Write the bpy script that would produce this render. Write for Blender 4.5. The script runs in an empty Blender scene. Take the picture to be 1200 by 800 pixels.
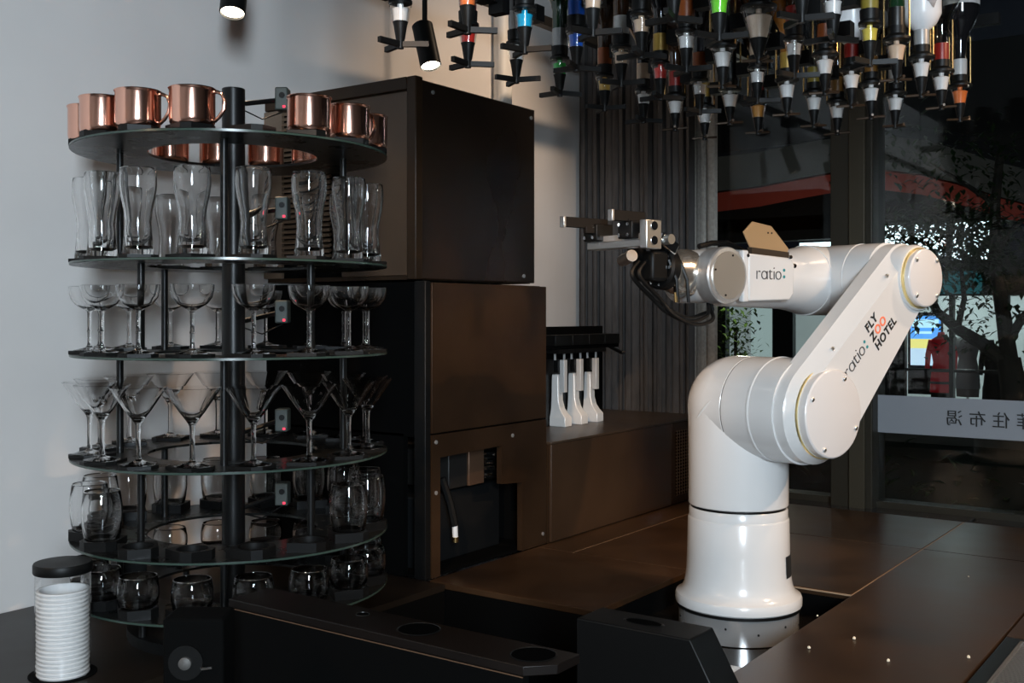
import bpy, bmesh, math, random
from mathutils import Vector, Matrix
random.seed(7)
PI = math.pi
scene = bpy.context.scene
C = scene.collection
# ------------------------------------------------------------------ camera
YAW = math.radians(35.5)
CA, SA = math.cos(YAW), math.sin(YAW)
EYE = 1.52                       # camera height; work counter top is at 0.90
CT = 0.90
FPX = 1270.0
def P(X, D, z):                  # right / depth (metres, seen from the photographer) -> world
    return Vector((CA*X - SA*D, SA*X + CA*D, z))
cam = bpy.data.cameras.new('camera'); camo = bpy.data.objects.new('camera', cam); C.objects.link(camo)
camo.location = (0, 0, EYE); camo.rotation_euler = (PI/2, 0, YAW)
cam.sensor_width = 36; cam.lens = 36*FPX/1200; cam.shift_y = -32/1200; cam.clip_start = .02; cam.clip_end = 200
scene.camera = camo
# ------------------------------------------------------------------ view, world
vs = scene.view_settings
vs.view_transform = 'Standard'; vs.look = 'None'; vs.gamma = 1; vs.exposure = 0.0
vs.use_curve_mapping = False
w = bpy.data.worlds.new('night_sky'); scene.world = w; w.use_nodes = True
w.node_tree.nodes['Background'].inputs[0].default_value = (.10, .13, .2, 1)
w.node_tree.nodes['Background'].inputs[1].default_value = .04
# ------------------------------------------------------------------ lights
def aim(o, target):
    o.rotation_euler = (Vector(target) - o.location).to_track_quat('-Z', 'Y').to_euler()
def area(name, loc, target, size, power, col):
    l = bpy.data.lights.new(name, 'AREA'); l.size = size; l.energy = power; l.color = col
    o = bpy.data.objects.new(name, l); C.objects.link(o); o.location = loc; aim(o, target); return o
def spot(name, loc, target, power, col, angle=60, blend=.5, r=.03):
    l = bpy.data.lights.new(name, 'SPOT'); l.energy = power; l.color = col
    l.spot_size = math.radians(angle); l.spot_blend = blend; l.shadow_soft_size = r
    o = bpy.data.objects.new(name, l); C.objects.link(o); o.location = loc; aim(o, target); return o
WARM = (1, .66, .40)
rl = area('room_light', (1.35, -1.25, 2.0), (-1.4, 1.9, 1.35), .45, 140, (.74, .88, 1))
rl.data.shape = 'RECTANGLE'; rl.data.size_y = 1.0
spot('downlight_robot', (1.2, 2.25, 2.75), (-.95, 2.15, 1.25), 105, WARM, 34, .4)
spot('downlight_wrist', (-1.55, 0.55, 2.85), (-1.35, 1.95, 1.6), 34, WARM, 24, .7)
spot('cabinet_fill_spot', (-.45, -.2, 2.45), (-1.63, 2.45, 1.15), 130, WARM, 26, .9)  # spot added to throw more warm light on the cabinet front
spot('wall_fill_spot', (-1.35, 2.95, 2.93), (-2.18, 2.75, 1.75), 42, (1, .74, .52), 75, .9)  # spot added to warm and brighten the wall behind the bottles
spot('downlight_counter', (.2, 3.0, 2.85), (-.5, 2.6, .9), 60, (1, .72, .5), 60, .8)

# ------------------------------------------------------------------ materials
MATS = {}
def mat(name, col=(.5, .5, .5), rough=.5, metal=0, emit=None, estr=0, noise=None, bump=0, coat=0, spec=.5, scale=None):
    if name in MATS: return MATS[name]
    m = bpy.data.materials.new(name); m.use_nodes = True; nt = m.node_tree; b = nt.nodes['Principled BSDF']
    b.inputs['Base Color'].default_value = (*col, 1); b.inputs['Roughness'].default_value = rough
    b.inputs['Metallic'].default_value = metal; b.inputs['Coat Weight'].default_value = coat
    b.inputs['Coat Roughness'].default_value = .1
    b.inputs['Specular IOR Level'].default_value = spec
    if emit: b.inputs['Emission Color'].default_value = (*emit, 1); b.inputs['Emission Strength'].default_value = estr
    if noise or bump:
        tc = nt.nodes.new('ShaderNodeTexCoord'); n = nt.nodes.new('ShaderNodeTexNoise')
        n.inputs['Scale'].default_value = (noise[0] if noise else 40); n.inputs['Detail'].default_value = 6
        if scale:
            mp = nt.nodes.new('ShaderNodeMapping'); mp.inputs['Scale'].default_value = scale
            nt.links.new(tc.outputs['Object'], mp.inputs[0]); nt.links.new(mp.outputs[0], n.inputs['Vector'])
        else: nt.links.new(tc.outputs['Object'], n.inputs['Vector'])
        if noise:
            r = nt.nodes.new('ShaderNodeValToRGB')
            c0 = [max(0, c*(1-noise[1])) for c in col]; c1 = [min(1, c*(1+noise[1])) for c in col]
            r.color_ramp.elements[0].color = (*c0, 1); r.color_ramp.elements[1].color = (*c1, 1)
            r.color_ramp.elements[0].position = .3; r.color_ramp.elements[1].position = .7
            nt.links.new(n.outputs['Fac'], r.inputs[0]); nt.links.new(r.outputs[0], b.inputs['Base Color'])
            if len(noise) > 2:
                rr = nt.nodes.new('ShaderNodeMapRange'); rr.inputs[3].default_value = max(0, rough-noise[2]); rr.inputs[4].default_value = rough+noise[2]
                nt.links.new(n.outputs['Fac'], rr.inputs[0]); nt.links.new(rr.outputs[0], b.inputs['Roughness'])
        if bump:
            bp = nt.nodes.new('ShaderNodeBump'); bp.inputs['Strength'].default_value = bump; bp.inputs['Distance'].default_value = .002
            nt.links.new(n.outputs['Fac'], bp.inputs['Height']); nt.links.new(bp.outputs[0], b.inputs['Normal'])
    MATS[name] = m; return m
def glassmat(name, tint=(1, 1, 1), base=.04, edge=.8, power=3.0, rough=.02):
    if name in MATS: return MATS[name]
    m = bpy.data.materials.new(name); m.use_nodes = True; nt = m.node_tree; nt.nodes.clear()
    out = nt.nodes.new('ShaderNodeOutputMaterial'); mx = nt.nodes.new('ShaderNodeMixShader')
    t = nt.nodes.new('ShaderNodeBsdfTransparent'); t.inputs[0].default_value = (*tint, 1)
    g = nt.nodes.new('ShaderNodeBsdfGlossy'); g.inputs['Roughness'].default_value = rough; g.inputs[0].default_value = (1, 1, 1, 1)
    lw = nt.nodes.new('ShaderNodeLayerWeight'); lw.inputs[0].default_value = .5
    pw = nt.nodes.new('ShaderNodeMath'); pw.operation = 'POWER'; pw.inputs[1].default_value = power
    ma = nt.nodes.new('ShaderNodeMath'); ma.operation = 'MULTIPLY_ADD'; ma.inputs[1].default_value = edge; ma.inputs[2].default_value = base
    nt.links.new(lw.outputs['Facing'], pw.inputs[0]); nt.links.new(pw.outputs[0], ma.inputs[0]); nt.links.new(ma.outputs[0], mx.inputs[0])
    nt.links.new(t.outputs[0], mx.inputs[1]); nt.links.new(g.outputs[0], mx.inputs[2]); nt.links.new(mx.outputs[0], out.inputs[0])
    MATS[name] = m; return m
M_wall = mat('wall_paint', (.70, .665, .64), .85, noise=(3, .04), bump=.15)
M_ceil = mat('ceiling_paint', (.05, .05, .05), .9)
M_dark = mat('dark_wall_paint', (.06, .055, .05), .9); M_back = mat('back_wall_paint', (.5, .5, .5), .9)
M_floor = mat('floor_stone', (.08, .075, .07), .5, noise=(8, .2))
M_panel = mat('brown_black_laminate', (.040, .021, .0105), .34, noise=(5, .4, .1), bump=.08, spec=.28)
M_cab = mat('bronze_black_metal', (.028, .0145, .0070), .40, noise=(4, .35, .08), spec=.22)
M_seam = mat('raw_panel_edge', (.36, .24, .15), .6)
M_black = mat('black_plastic', (.004, .004, .004), .45, spec=.22)
M_matte = mat('matte_black', (.002, .002, .002), .85, spec=.05)
M_blackm = mat('black_anodised_metal', (.006, .006, .006), .35, metal=.2, spec=.35)
M_shelf = mat('smoked_black_acrylic', (.005, .0055, .005), .28, noise=(20, .3, .05), spec=.35)
M_green = mat('green_glass_edge', (.035, .06, .048), .25, spec=.6)
M_copper = mat('polished_copper', (.93, .52, .40), .16, metal=1, noise=(6, .03, .03))
M_steel = mat('brushed_steel', (.66, .65, .64), .32, metal=.75, noise=(90, .08, .06), scale=(1, 1, .05))
M_chrome = mat('chrome', (.8, .8, .8), .1, metal=1)
M_alu = mat('satin_aluminium', (.75, .74, .72), .32, metal=1)
M_brass = mat('brass', (.85, .58, .25), .25, metal=1)
M_white = mat('robot_white_paint', (.72, .71, .70), .20, coat=.4, noise=(3, .02, .02))
M_whitecap = mat('robot_cap_white', (.72, .69, .675), .28, coat=.3)
M_gap = mat('joint_gap_grey', (.18, .17, .16), .6)
M_gold = mat('gold_joint_ring', (.95, .75, .35), .3, metal=.8)
M_tan = mat('tan_bracket_metal', (.55, .37, .20), .42, metal=.55)
M_ink = mat('black_lettering', (.012, .012, .012), .6)
M_inkthin = mat('dark_grey_lettering', (.05, .045, .045), .6)
M_teal = mat('teal_dots', (.02, .25, .27), .6)
M_orange = mat('coral_lettering', (.9, .23, .12), .6)
M_led = mat('red_led', (.5, 0, .02), .4, emit=(1, .03, .06), estr=3)
M_curtain = mat('charcoal_curtain', (.085, .079, .077), .95, noise=(60, .2), scale=(1, 1, .2), bump=.3)
M_glass = mat('drinking_glass', (1, 1, 1), .0); M_glass.node_tree.nodes['Principled BSDF'].inputs['Transmission Weight'].default_value = 1
M_glass.node_tree.nodes['Principled BSDF'].inputs['IOR'].default_value = 1.47
M_rim = glassmat('glass_rim', (.95, .96, .96), .55, .4, 1.0, .1)
M_pane = glassmat('window_glass', (.80, .83, .82), .03, .6, 4)
M_clear = glassmat('clear_plastic', (.95, .95, .95), .05, .6, 2.4, .06)
M_paper = mat('white_paper', (.80, .79, .78), .7)
M_frame = mat('bronze_window_frame', (.030, .025, .016), .45, metal=.4)
M_lamp = mat('lit_lamp_lens', (1, .9, .7), .5, emit=(1, .88, .68), estr=14)
M_rubber = mat('black_rubber_hose', (.004, .004, .004), .4, spec=.3)

# ------------------------------------------------------------------ mesh helpers
class MB:
    def __init__(s): s.v = []; s.f = []; s.mi = []; s.cur = 0
    def add(s, vs, fs):
        o = len(s.v); s.v += [tuple(v) for v in vs]; s.f += [tuple(i+o for i in f) for f in fs]; s.mi += [s.cur]*len(fs); return s
    def box(s, c, d, M=None):
        x, y, z = [k/2 for k in d]; vs = []
        for i in (-1, 1):
            for j in (-1, 1):
                for k in (-1, 1):
                    p = Vector((i*x, j*y, k*z))
                    if M: p = M @ p
                    vs.append(p + Vector(c))
        return s.add(vs, [(0,1,3,2), (4,6,7,5), (0,4,5,1), (2,3,7,6), (0,2,6,4), (1,5,7,3)])
    def bb(s, x0, x1, y0, y1, z0, z1):
        return s.box(((x0+x1)/2, (y0+y1)/2, (z0+z1)/2), (x1-x0, y1-y0, z1-z0))
    def lathe(s, prof, n=32, o=(0, 0, 0), axis=(0, 0, 1), cap=True, ellip=None):
        ax = Vector(axis).normalized(); q = Vector((0, 0, 1)).rotation_difference(ax); o = Vector(o)
        vs, fs = [], []
        for r, z in prof:
            for i in range(n):
                a = 2*PI*i/n; e = ellip or (1, 1)
                vs.append(o + q @ Vector((r*math.cos(a)*e[0], r*math.sin(a)*e[1], z)))
        for k in range(len(prof)-1):
            for i in range(n):
                j = (i+1) % n; fs.append((k*n+i, k*n+j, (k+1)*n+j, (k+1)*n+i))
        if cap:
            if prof[0][0] > 1e-6: fs.append(tuple(reversed(range(n))))
            if prof[-1][0] > 1e-6: fs.append(tuple((len(prof)-1)*n+i for i in range(n)))
        return s.add(vs, fs)
    def cyl(s, p0, p1, r0, r1=None, n=16):
        p0, p1 = Vector(p0), Vector(p1); r1 = r0 if r1 is None else r1
        return s.lathe([(r0, 0), (r1, (p1-p0).length)], n, p0, p1-p0)
    def tube(s, pts, r, n=8, taper=None):
        pts = [Vector(p) for p in pts]; m = len(pts); vs, fs = [], []; up = None
        for i, p in enumerate(pts):
            t = (pts[min(i+1, m-1)] - pts[max(i-1, 0)]).normalized()
            if up is None: up = t.orthogonal().normalized()
            up = (up - t*up.dot(t)).normalized(); b = t.cross(up)
            rr = r if taper is None else r + (taper-r)*i/(m-1)
            for k in range(n):
                a = 2*PI*k/n; vs.append(p + up*rr*math.cos(a) + b*rr*math.sin(a))
        for i in range(m-1):
            for k in range(n):
                j = (k+1) % n; fs.append((i*n+k, i*n+j, (i+1)*n+j, (i+1)*n+k))
        fs.append(tuple(reversed(range(n)))); fs.append(tuple((m-1)*n+k for k in range(n)))
        return s.add(vs, fs)
    def prism(s, pts, o, u, v, wv):           # 2D outline in (u,v) extruded along wv
        o, u, v, wv = Vector(o), Vector(u), Vector(v), Vector(wv); n = len(pts)
        a = [o + u*x + v*y for x, y in pts]; b = [p + wv for p in a]
        return s.add(a+b, [tuple(reversed(range(n))), tuple(range(n, 2*n))] + [(i, (i+1) % n, (i+1) % n+n, i+n) for i in range(n)])
    def ring(s, ro, ri, z0, z1, n=64, o=(0, 0, 0)):
        return s.lathe([(ri, z0), (ro, z0), (ro, z1), (ri, z1), (ri, z0)], n, o, cap=False)
    def torus(s, R, r, o, axis, n=48, m=8):
        return s.lathe([(R+r*math.cos(2*PI*k/m), r*math.sin(2*PI*k/m)) for k in range(m+1)], n, o, axis, cap=False)
    def mesh(s, name, m, smooth=35):
        me = bpy.data.meshes.new(name); me.from_pydata(s.v, [], s.f)
        for k in (m if isinstance(m, (list, tuple)) else [m]): me.materials.append(k)
        if isinstance(m, (list, tuple)): me.polygons.foreach_set('material_index', s.mi)
        bm = bmesh.new(); bm.from_mesh(me); bmesh.ops.recalc_face_normals(bm, faces=bm.faces); bm.to_mesh(me); bm.free()
        if smooth:
            me.shade_smooth(); me.set_sharp_from_angle(angle=math.radians(smooth))
        return me
    def build(s, name, m, parent=None, bevel=0, seg=2, smooth=35, label=None):
        o = bpy.data.objects.new(name, s.mesh(name, m, smooth)); C.objects.link(o); o.parent = parent
        if bevel:
            md = o.modifiers.new('bevel', 'BEVEL'); md.width = bevel; md.segments = seg; md.limit_method = 'ANGLE'; md.angle_limit = math.radians(40)
        if label: o['label'] = label
        return o
def tag(o, label, cat, group=None):
    o['label'] = label; o['category'] = cat
    if group: o['group'] = group
    return o
def struct(o): o['kind'] = 'structure'; return o
def thing(name, label, cat, loc=(0, 0, 0), rz=0, group=None):
    o = bpy.data.objects.new(name, None); C.objects.link(o); o.location = loc; o.rotation_euler = (0, 0, rz); o.empty_display_size = .05
    return tag(o, label, cat, group)
def inst(name, me, parent, loc=(0, 0, 0), rz=0):
    o = bpy.data.objects.new(name, me); C.objects.link(o); o.parent = parent; o.location = loc; o.rotation_euler = (0, 0, rz); return o
def copy_tree(o, parent=None):
    c = o.copy(); C.objects.link(c); c.parent = parent
    for ch in list(o.children): copy_tree(ch, c)
    return c
def lettering(name, body, size, m, parent, o, u, v, depth=.0006, offset=0, spacing=1, align='LEFT'):
    cu = bpy.data.curves.new(name, 'FONT'); cu.body = body; cu.size = size; cu.extrude = depth; cu.offset = offset; cu.space_character = spacing; cu.align_x = align
    t = bpy.data.objects.new(name, cu); C.objects.link(t); dg = bpy.context.evaluated_depsgraph_get()
    me = bpy.data.meshes.new_from_object(t.evaluated_get(dg)); bpy.data.objects.remove(t)
    u, v = Vector(u).normalized(), Vector(v).normalized(); n = u.cross(v)
    Mx = Matrix((u, v, n)).transposed().to_4x4(); Mx.translation = Vector(o); me.transform(Mx)
    me.materials.clear(); me.materials.append(m)
    ob = bpy.data.objects.new(name, me); C.objects.link(ob); ob.parent = parent; return ob

# ================================================================== ROOM
XW, YWIN, XR, YB, ZC = -2.18, 3.56, 3.2, -2.6, 3.0
struct(MB().bb(XW-.1, XW, YB, YWIN+.1, 0, ZC).build('wall_left', M_wall))
struct(MB().bb(XW, XR, YB-.1, YB, 0, ZC).build('wall_back', M_back))
struct(MB().bb(XR, XR+.1, YB, YWIN, 0, ZC).build('wall_right', M_dark))
struct(MB().bb(XW-.1, XR+.1, YB-.1, YWIN+.1, -.1, 0).build('floor', M_floor))
struct(MB().bb(XW-.1, XR+.1, YB-.1, YWIN+.1, ZC, ZC+.1).build('ceiling', M_ceil))
# vertical service pipe boxed white on the wall
pp = P(-.0087*3.62, 3.62, 0)
tag(MB().bb(XW, XW+.05, 2.935, 3.000, 0.0, ZC).build('wall_pipe', mat('white_pipe', (.78, .76, .72), .5), bevel=.02, seg=4),
    'white vertical pipe running up the grey wall behind the black cabinet', 'pipe')
# window wall
wn = struct(bpy.data.objects.new('window_1', None)); C.objects.link(wn)
def wx(px): k = (px-600)/FPX; D = YWIN/(SA*k+CA); return CA*k*D - SA*D
m0, m1 = wx(980), wx(1029)
MB().bb(m0, m1, YWIN-.06, YWIN+.08, CT-.3, ZC).build('mullion', M_frame, wn, bevel=.004)
MB().bb(m0+.065, m1-.02, YWIN-.075, YWIN-.06, CT-.3, ZC).build('mullion_cover', mat('olive_bronze_cover', (.055, .045, .028), .5, metal=.4), wn, bevel=.003)
for x in (m0+.30, ):
    pass
MB().bb(.92, 1.05, YWIN-.06, YWIN+.08, 0, ZC).build('mullion', M_frame, wn, bevel=.004)
MB().bb(XW, XR, YWIN-.05, YWIN+.08, ZC-.12, ZC).build('top_rail', M_frame, wn)
MB().bb(XW, XR, YWIN-.02, YWIN+.08, 0, CT-.02).build('lower_panel', M_matte, wn)
MB().bb(XW, XR, YWIN-.015, YWIN+.06, CT-.02, CT+.015).build('bottom_rail', M_frame, wn)
MB().bb(XW, m0, YWIN, YWIN+.008, CT+.015, ZC-.12).build('pane', M_pane, wn)
MB().bb(m1, .92, YWIN, YWIN+.008, CT+.015, ZC-.12).build('pane', M_pane, wn)
MB().bb(1.05, XR, YWIN, YWIN+.008, CT+.015, ZC-.12).build('pane', M_pane, wn)
M_frost = mat('frosted_film', (.27, .285, .31), .6)
for a, b in ((XW+.6, m0), (m1, .92)):
    st = MB().bb(a, b, YWIN-.002, YWIN-.0005, EYE-.383, EYE-.262).build('frosted_strip', M_frost, wn)
x_txt = wx(1109)
lettering('window_lettering', '菲住布渴', .052, M_ink, st, (wx(1211)+.005, YWIN-.0045, EYE-.343), (-1, 0, 0), (0, 0, 1), depth=.001, spacing=1.62)

# ================================================================== BAR COUNTER
bar = thing('bar_counter', 'long dark brown work counter of laminate panels carrying the white robot', 'counter', (0, 0, 0))
G = .0022
def panel(x0, x1, y0, y1):
    return MB().bb(x0+G, x1-G, y0+G, y1-G, CT-.014, CT).build('counter_panel', M_panel, bar, bevel=.0012)
cpx = P(-.775, 1.87, CT)
def holed(x0, x1, y0, y1, r):
    n = 28; c = [(cpx.x+r*math.cos(-2*PI*k/n), cpx.y+r*math.sin(-2*PI*k/n)) for k in range(n+1)]
    return [(x0, y0), (x1, y0), (x1, cpx.y)]+c+[(x1, cpx.y+1e-5), (x1, y1), (x0, y1)]
MB().prism(holed(XW+.014, -1.569, .002, 1.934, .046), (0, 0, CT-.014), (1, 0, 0), (0, 1, 0), (0, 0, .014)).build('counter_panel', mat('dark_laminate', (.012, .0085, .006), .36, noise=(5, .4, .1), spec=.28), bar, smooth=0)
panel(-1.625, -1.17, 1.942, 2.39); panel(-1.625, -1.51, 2.39, 3.42)
panel(-1.51, -1.17, 2.39, 2.96); panel(-1.17, -.78, 2.39, 2.96); panel(-1.51, -.78, 2.96, 3.42)
panel(-.78, -.44, 1.46, 2.96); panel(-.44, 1.4, 2.25, 2.96); panel(-.78, 1.4, 2.96, 3.42)
panel(-.14, 1.4, 1.46, 2.25); panel(-.44, -.14, 1.46, 1.62)
su = MB()
for a in ((-1.512, -1.508, 2.39, 3.42), (-1.172, -1.168, 2.39, 2.96), (-1.51, 1.4, 2.958, 2.962), (-1.625, -.78, 2.388, 2.392), (-.782, -.778, 2.39, 3.42)): su.bb(*a, CT-.0045, CT-.0015)
su.build('seam_strip', M_seam, bar)
MB().bb(XW+.012, -1.567, 0, 1.936, .0, CT-.1).build('cabinet_base', M_matte, bar)
MB().prism(holed(XW+.014, -1.569, .002, 1.934, .046), (0, 0, CT-.1), (1, 0, 0), (0, 1, 0), (0, 0, .0855)).build('cabinet_base', M_matte, bar, smooth=0)
MB().bb(-1.625, -1.17, 1.942, 3.42, .0, CT-.014).build('cabinet_base', M_matte, bar)
MB().bb(-1.17, 1.4, 2.392, 3.42, .0, CT-.014).build('cabinet_base', M_matte, bar)
MB().bb(-.78, 1.4, 1.46, 2.392, .0, CT-.034).build('cabinet_base', M_matte, bar)
# recess under the robot and service hatch
MB().bb(-1.17, -.78, 1.95, 2.39, .0, CT-.062).build('recess_floor', mat('glossy_black_plate', (.008, .007, .006), .12, noise=(25, .4, .06)), bar)
MB().bb(-1.567, -.78, 1.46, 1.94, .0, .45).build('hatch_floor', M_matte, bar)
MB().bb(-1.30, -1.27, 1.72, 1.726, .45, CT-.03).build('grey_upright', mat('grey_metal', (.3, .3, .3), .5), bar)
MB().tube([(-1.235, 1.72, CT-.03), (-1.22, 1.69, CT-.035), (-1.205, 1.66, CT-.06), (-1.2, 1.64, CT-.2), (-1.2, 1.64, .46)], .0045).build('white_cable', M_paper, bar)
MB().bb(-.90, -.80, 1.80, 1.93, CT-.09, CT-.05).build('steel_bracket', M_steel, bar, bevel=.002)
# window sills
M_sill = mat('sill_dark_metal', (.06, .06, .064), .16, metal=.6, noise=(10, .2, .05))
for a, b in ((-1.55, -.775), (-.765, 1.4)):
    tag(MB().bb(a, b, 3.435, YWIN-.02, .6, CT-.004).build('window_sill', M_sill, bevel=.004),
        'dark reflective metal sill strip below the %s' % ('window pane behind the robot' if a < -1 else 'pane with mirrored Chinese lettering'), 'sill')
# crumbs
for k, (px, py) in enumerate(((948, 760), (1041, 775), (1135, 771), (1001, 749), (1135, 676), (958, 722))):
    D = FPX*.62/(py-368); p = P((px-600)/FPX*D, D, CT)
    mb = MB(); mb.lathe([(.001, 0), (.0034, .001), (.003, .004), (.001, .0055)], 6)
    o = mb.build('crumb', mat('pale_crumb', (.8, .68, .5), .8)); o.location = p; o.rotation_euler = (0, 0, k)
    o.scale = (1, .7+.1*k, 1) if k < 4 else (.6, .6, .6)
    tag(o, 'tiny pale crumb lying on the dark counter panel beside the robot', 'crumb', 'crumbs on the counter')
# drip tray
dt = thing('drip_tray', 'stainless steel drip tray with slotted grate let into the counter', 'tray', (-.29, 1.94, CT-.02))
MB().bb(-.147, .147, -.31, .31, -.012, -.006).build('pan', M_blackm, dt)
fr = MB()
for a in ((-.147, -.118, -.31, .31), (.118, .147, -.31, .31), (-.118, .118, -.31, -.285), (-.118, .118, .285, .31)): fr.bb(*a, -.006, .020)
fr.build('black_rim', M_blackm, dt, bevel=.002)
fr = MB()
for a in ((-.117, -.112, -.284, .284), (.112, .117, -.284, .284), (-.112, .112, -.284, -.279), (-.112, .112, .279, .284)): fr.bb(*a, -.006, .023)
M_grate = mat('worn_grate_steel', (.30, .28, .26), .4, metal=.8)
fr.build('grate_frame', M_grate, dt)
slat = MB().bb(-.112, .112, -.0022, .0022, .012, .018).mesh('slat', M_grate, 0)
for k in range(62): inst('slat', slat, dt, (0, -.275+k*.009, 0))

# ================================================================== CABINETS
def framed(name, label, x0, x1, y0, y1, z0, z1): pass
uc = thing('upper_cabinet', 'upper black metal machine cabinet with louvred side and smeared front panel', 'cabinet', (-1.92, 2.185, 1.602))
def L(o, x0, x1, y0, y1, z0, z1):     # world box expressed in the local frame of an unrotated thing
    l = o.location; return MB().bb(x0-l.x, x1-l.x, y0-l.y, y1-l.y, z0-l.z, z1-l.z)
UZ0, UZ1 = EYE+.082, EYE+.560
L(uc, XW+.005, -1.672, 1.945, 2.428, UZ0, UZ1-.004).build('body', M_cab, uc)
L(uc, -1.672, -1.660, 1.962, 2.433, UZ0+.002, UZ1-.006).build('front_panel', mat('smeared_bronze_panel', (.016, .009, .005), .30, noise=(2.2, .45, .14), scale=(1, 1, .6)), uc, bevel=.002)
L(uc, -1.685, -1.656, 1.934, 1.960, UZ0, UZ1).build('corner_post', M_cab, uc, bevel=.003)
L(uc, XW+.005, -1.686, 1.934, 1.947, UZ1-.030, UZ1).build('top_rim', M_cab, uc, bevel=.002)
L(uc, -1.90, -1.686, 1.938, 1.946, UZ0+.01, UZ1-.034).build('side_panel', mat('bronze_side_panel', (.065, .036, .019), .42, noise=(4, .2, .05)), uc, bevel=.001)
L(uc, XW+.005, -1.90, 1.940, 1.946, UZ0+.01, UZ1-.034).build('vent_backing', M_matte, uc)
sl = MB().box((0, 0, 0), (.17, .010, .006), Matrix.Rotation(.5, 3, 'X')).mesh('slat', mat('bronze_slat', (.17, .11, .07), .45, metal=.3), 0)
for k in range(30): inst('slat', sl, uc, (-2.02-uc.location.x, 1.934-uc.location.y, UZ0+.05+k*.0132-uc.location.z))
fr = L(uc, XW+.005, -2.108, 1.932, 1.942, UZ0+.01, UZ1-.034); fr.build('vent_frame', mat('bronze_frame', (.16, .11, .075), .45), uc)
sc = MB().cyl((0, 0, 0), (.003, 0, 0), .005, n=10).mesh('screw', M_steel)
for y, z in ((2.0, UZ1-.03), (2.415, UZ1-.03), (2.38, UZ0+.02)): inst('screw', sc, uc, (-1.66-uc.location.x, y-uc.location.y, z-uc.location.z))

lc = thing('lower_cabinet', 'lower black metal machine cabinet with a stepped cut-out opening in its front', 'cabinet', (-1.90, 2.185, CT))
MZ = EYE-.283
L(lc, XW+.005, -1.645, 1.940, 2.436, MZ+.004, UZ0-.006).build('upper_body', M_matte, lc)
L(lc, XW+.005, -1.70, 1.940, 1.956, CT, MZ).build('side_wall', M_matte, lc)
L(lc, XW+.005, -1.70, 2.426, 2.436, CT, MZ).build('side_wall', M_matte, lc)
L(lc, XW+.01, -1.645, 1.957, 2.425, CT-.004, CT+.002).build('floor_plate', M_matte, lc)
L(lc, XW+.005, XW+.02, 1.95, 2.43, CT, MZ).build('back_wall', M_matte, lc)
L(lc, XW+.005, -1.64, 1.940, 2.436, MZ-.006, MZ+.004).build('divider', M_matte, lc)
L(lc, -1.645, -1.625, 1.956, 2.438, MZ+.003, UZ0-.008).build('front_panel', M_cab, lc, bevel=.0015)
L(lc, -1.662, -1.627, 1.934, 1.954, CT, UZ0-.004).build('corner_post', M_black, lc, bevel=.002)
def yz_on(px, py, x):     # point of the plane X=x seen at a pixel of the photograph
    k = (px-600)/FPX; D = x/(CA*k-SA); return SA*k*D+CA*D, EYE+(368-py)/FPX*D
out = [(1.956, CT+.001), (1.956, MZ-.001), (2.438, MZ-.001), (2.438, CT+.001)]
pts = [(516, 690), (516, 536), (588, 522), (588, 567), (612, 565), (612, 690)]
hole = [yz_on(a, b, -1.625) for a, b in pts]
hole[0] = (hole[1][0], CT+.001); hole[5] = (hole[4][0], CT+.001); hole[2] = (hole[3][0], hole[2][1])
poly = [out[0], out[1], out[2], out[3], hole[5], hole[4], hole[3], hole[2], hole[1], hole[0]]
l = lc.location
quads = [(out[0][0], hole[1][0], CT+.001, MZ-.001), (hole[4][0], out[2][0], CT+.001, MZ-.001),
         (hole[1][0], hole[2][0], hole[1][1], MZ-.001), (hole[2][0], hole[4][0], hole[4][1], MZ-.001)]
mb = MB().prism([(a-l.y, b-l.z) for a, b in poly], (-1.641-l.x, 0, 0), (0, 1, 0), (0, 0, 1), (.016, 0, 0))
mb.build('cutout_panel', M_cab, lc)
ya, yb = hole[1][0], hole[4][0]; yc = hole[2][0]
L(lc, -2.0, -1.72, ya+.02, yb+.03, CT, hole[4][1]-.006).build('inner_box', mat('dark_grey_plastic', (.006, .0065, .007), .5, spec=.3), lc, bevel=.004)
xa = -1.69; yy_ = [yz_on(p_, 540, xa)[0] for p_ in (526, 548, 566, 588)]; zt = hole[1][1]-.004; zb_ = hole[4][1]+.004
L(lc, -1.95, xa, yy_[0], yy_[1], zb_, zt).build('motor_housing', mat('black_housing', (.012, .011, .010), .5), lc, bevel=.003)
L(lc, -1.95, xa+.004, yy_[1]+.001, yy_[2], zb_, zt+.006).build('copper_plate', mat('dull_copper_plate', (.16, .09, .055), .4, metal=.5), lc, bevel=.002)
L(lc, -1.95, xa-.02, yy_[2]+.002, yy_[3]+.02, zb_, zt+.02).build('valve_block', M_blackm, lc, bevel=.003)
vb = MB()
for k in range(4): vb.cyl((xa-.02-l.x, yy_[2]+.02+.012*(k % 2)-l.y, zb_+.012+k*.02-l.z), (xa+.006-l.x, yy_[2]+.035+.012*(k % 2)-l.y, zb_+.014+k*.02-l.z), .008, n=10)
vb.build('valve_fittings', M_chrome, lc)
yh = yz_on(533, 600, -1.665)[0]; zh = [yz_on(533, p_, -1.665)[1] for p_ in (560, 590, 616, 629, 635)]
MB().tube([(-1.69-l.x, yh-.02-l.y, zh[0]-l.z), (-1.675-l.x, yh-.006-l.y, zh[1]-l.z), (-1.665-l.x, yh-l.y, zh[2]-l.z)], .010).build('hose', M_rubber, lc)
MB().cyl((-1.665-l.x, yh-l.y, zh[2]-l.z), (-1.665-l.x, yh+.002-l.y, zh[3]-l.z), .007).build('hose_coupling', M_paper, lc)
MB().cyl((-1.665-l.x, yh+.002-l.y, zh[3]-l.z), (-1.665-l.x, yh+.002-l.y, zh[4]-l.z), .008).build('hose_nut', M_brass, lc)
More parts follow.
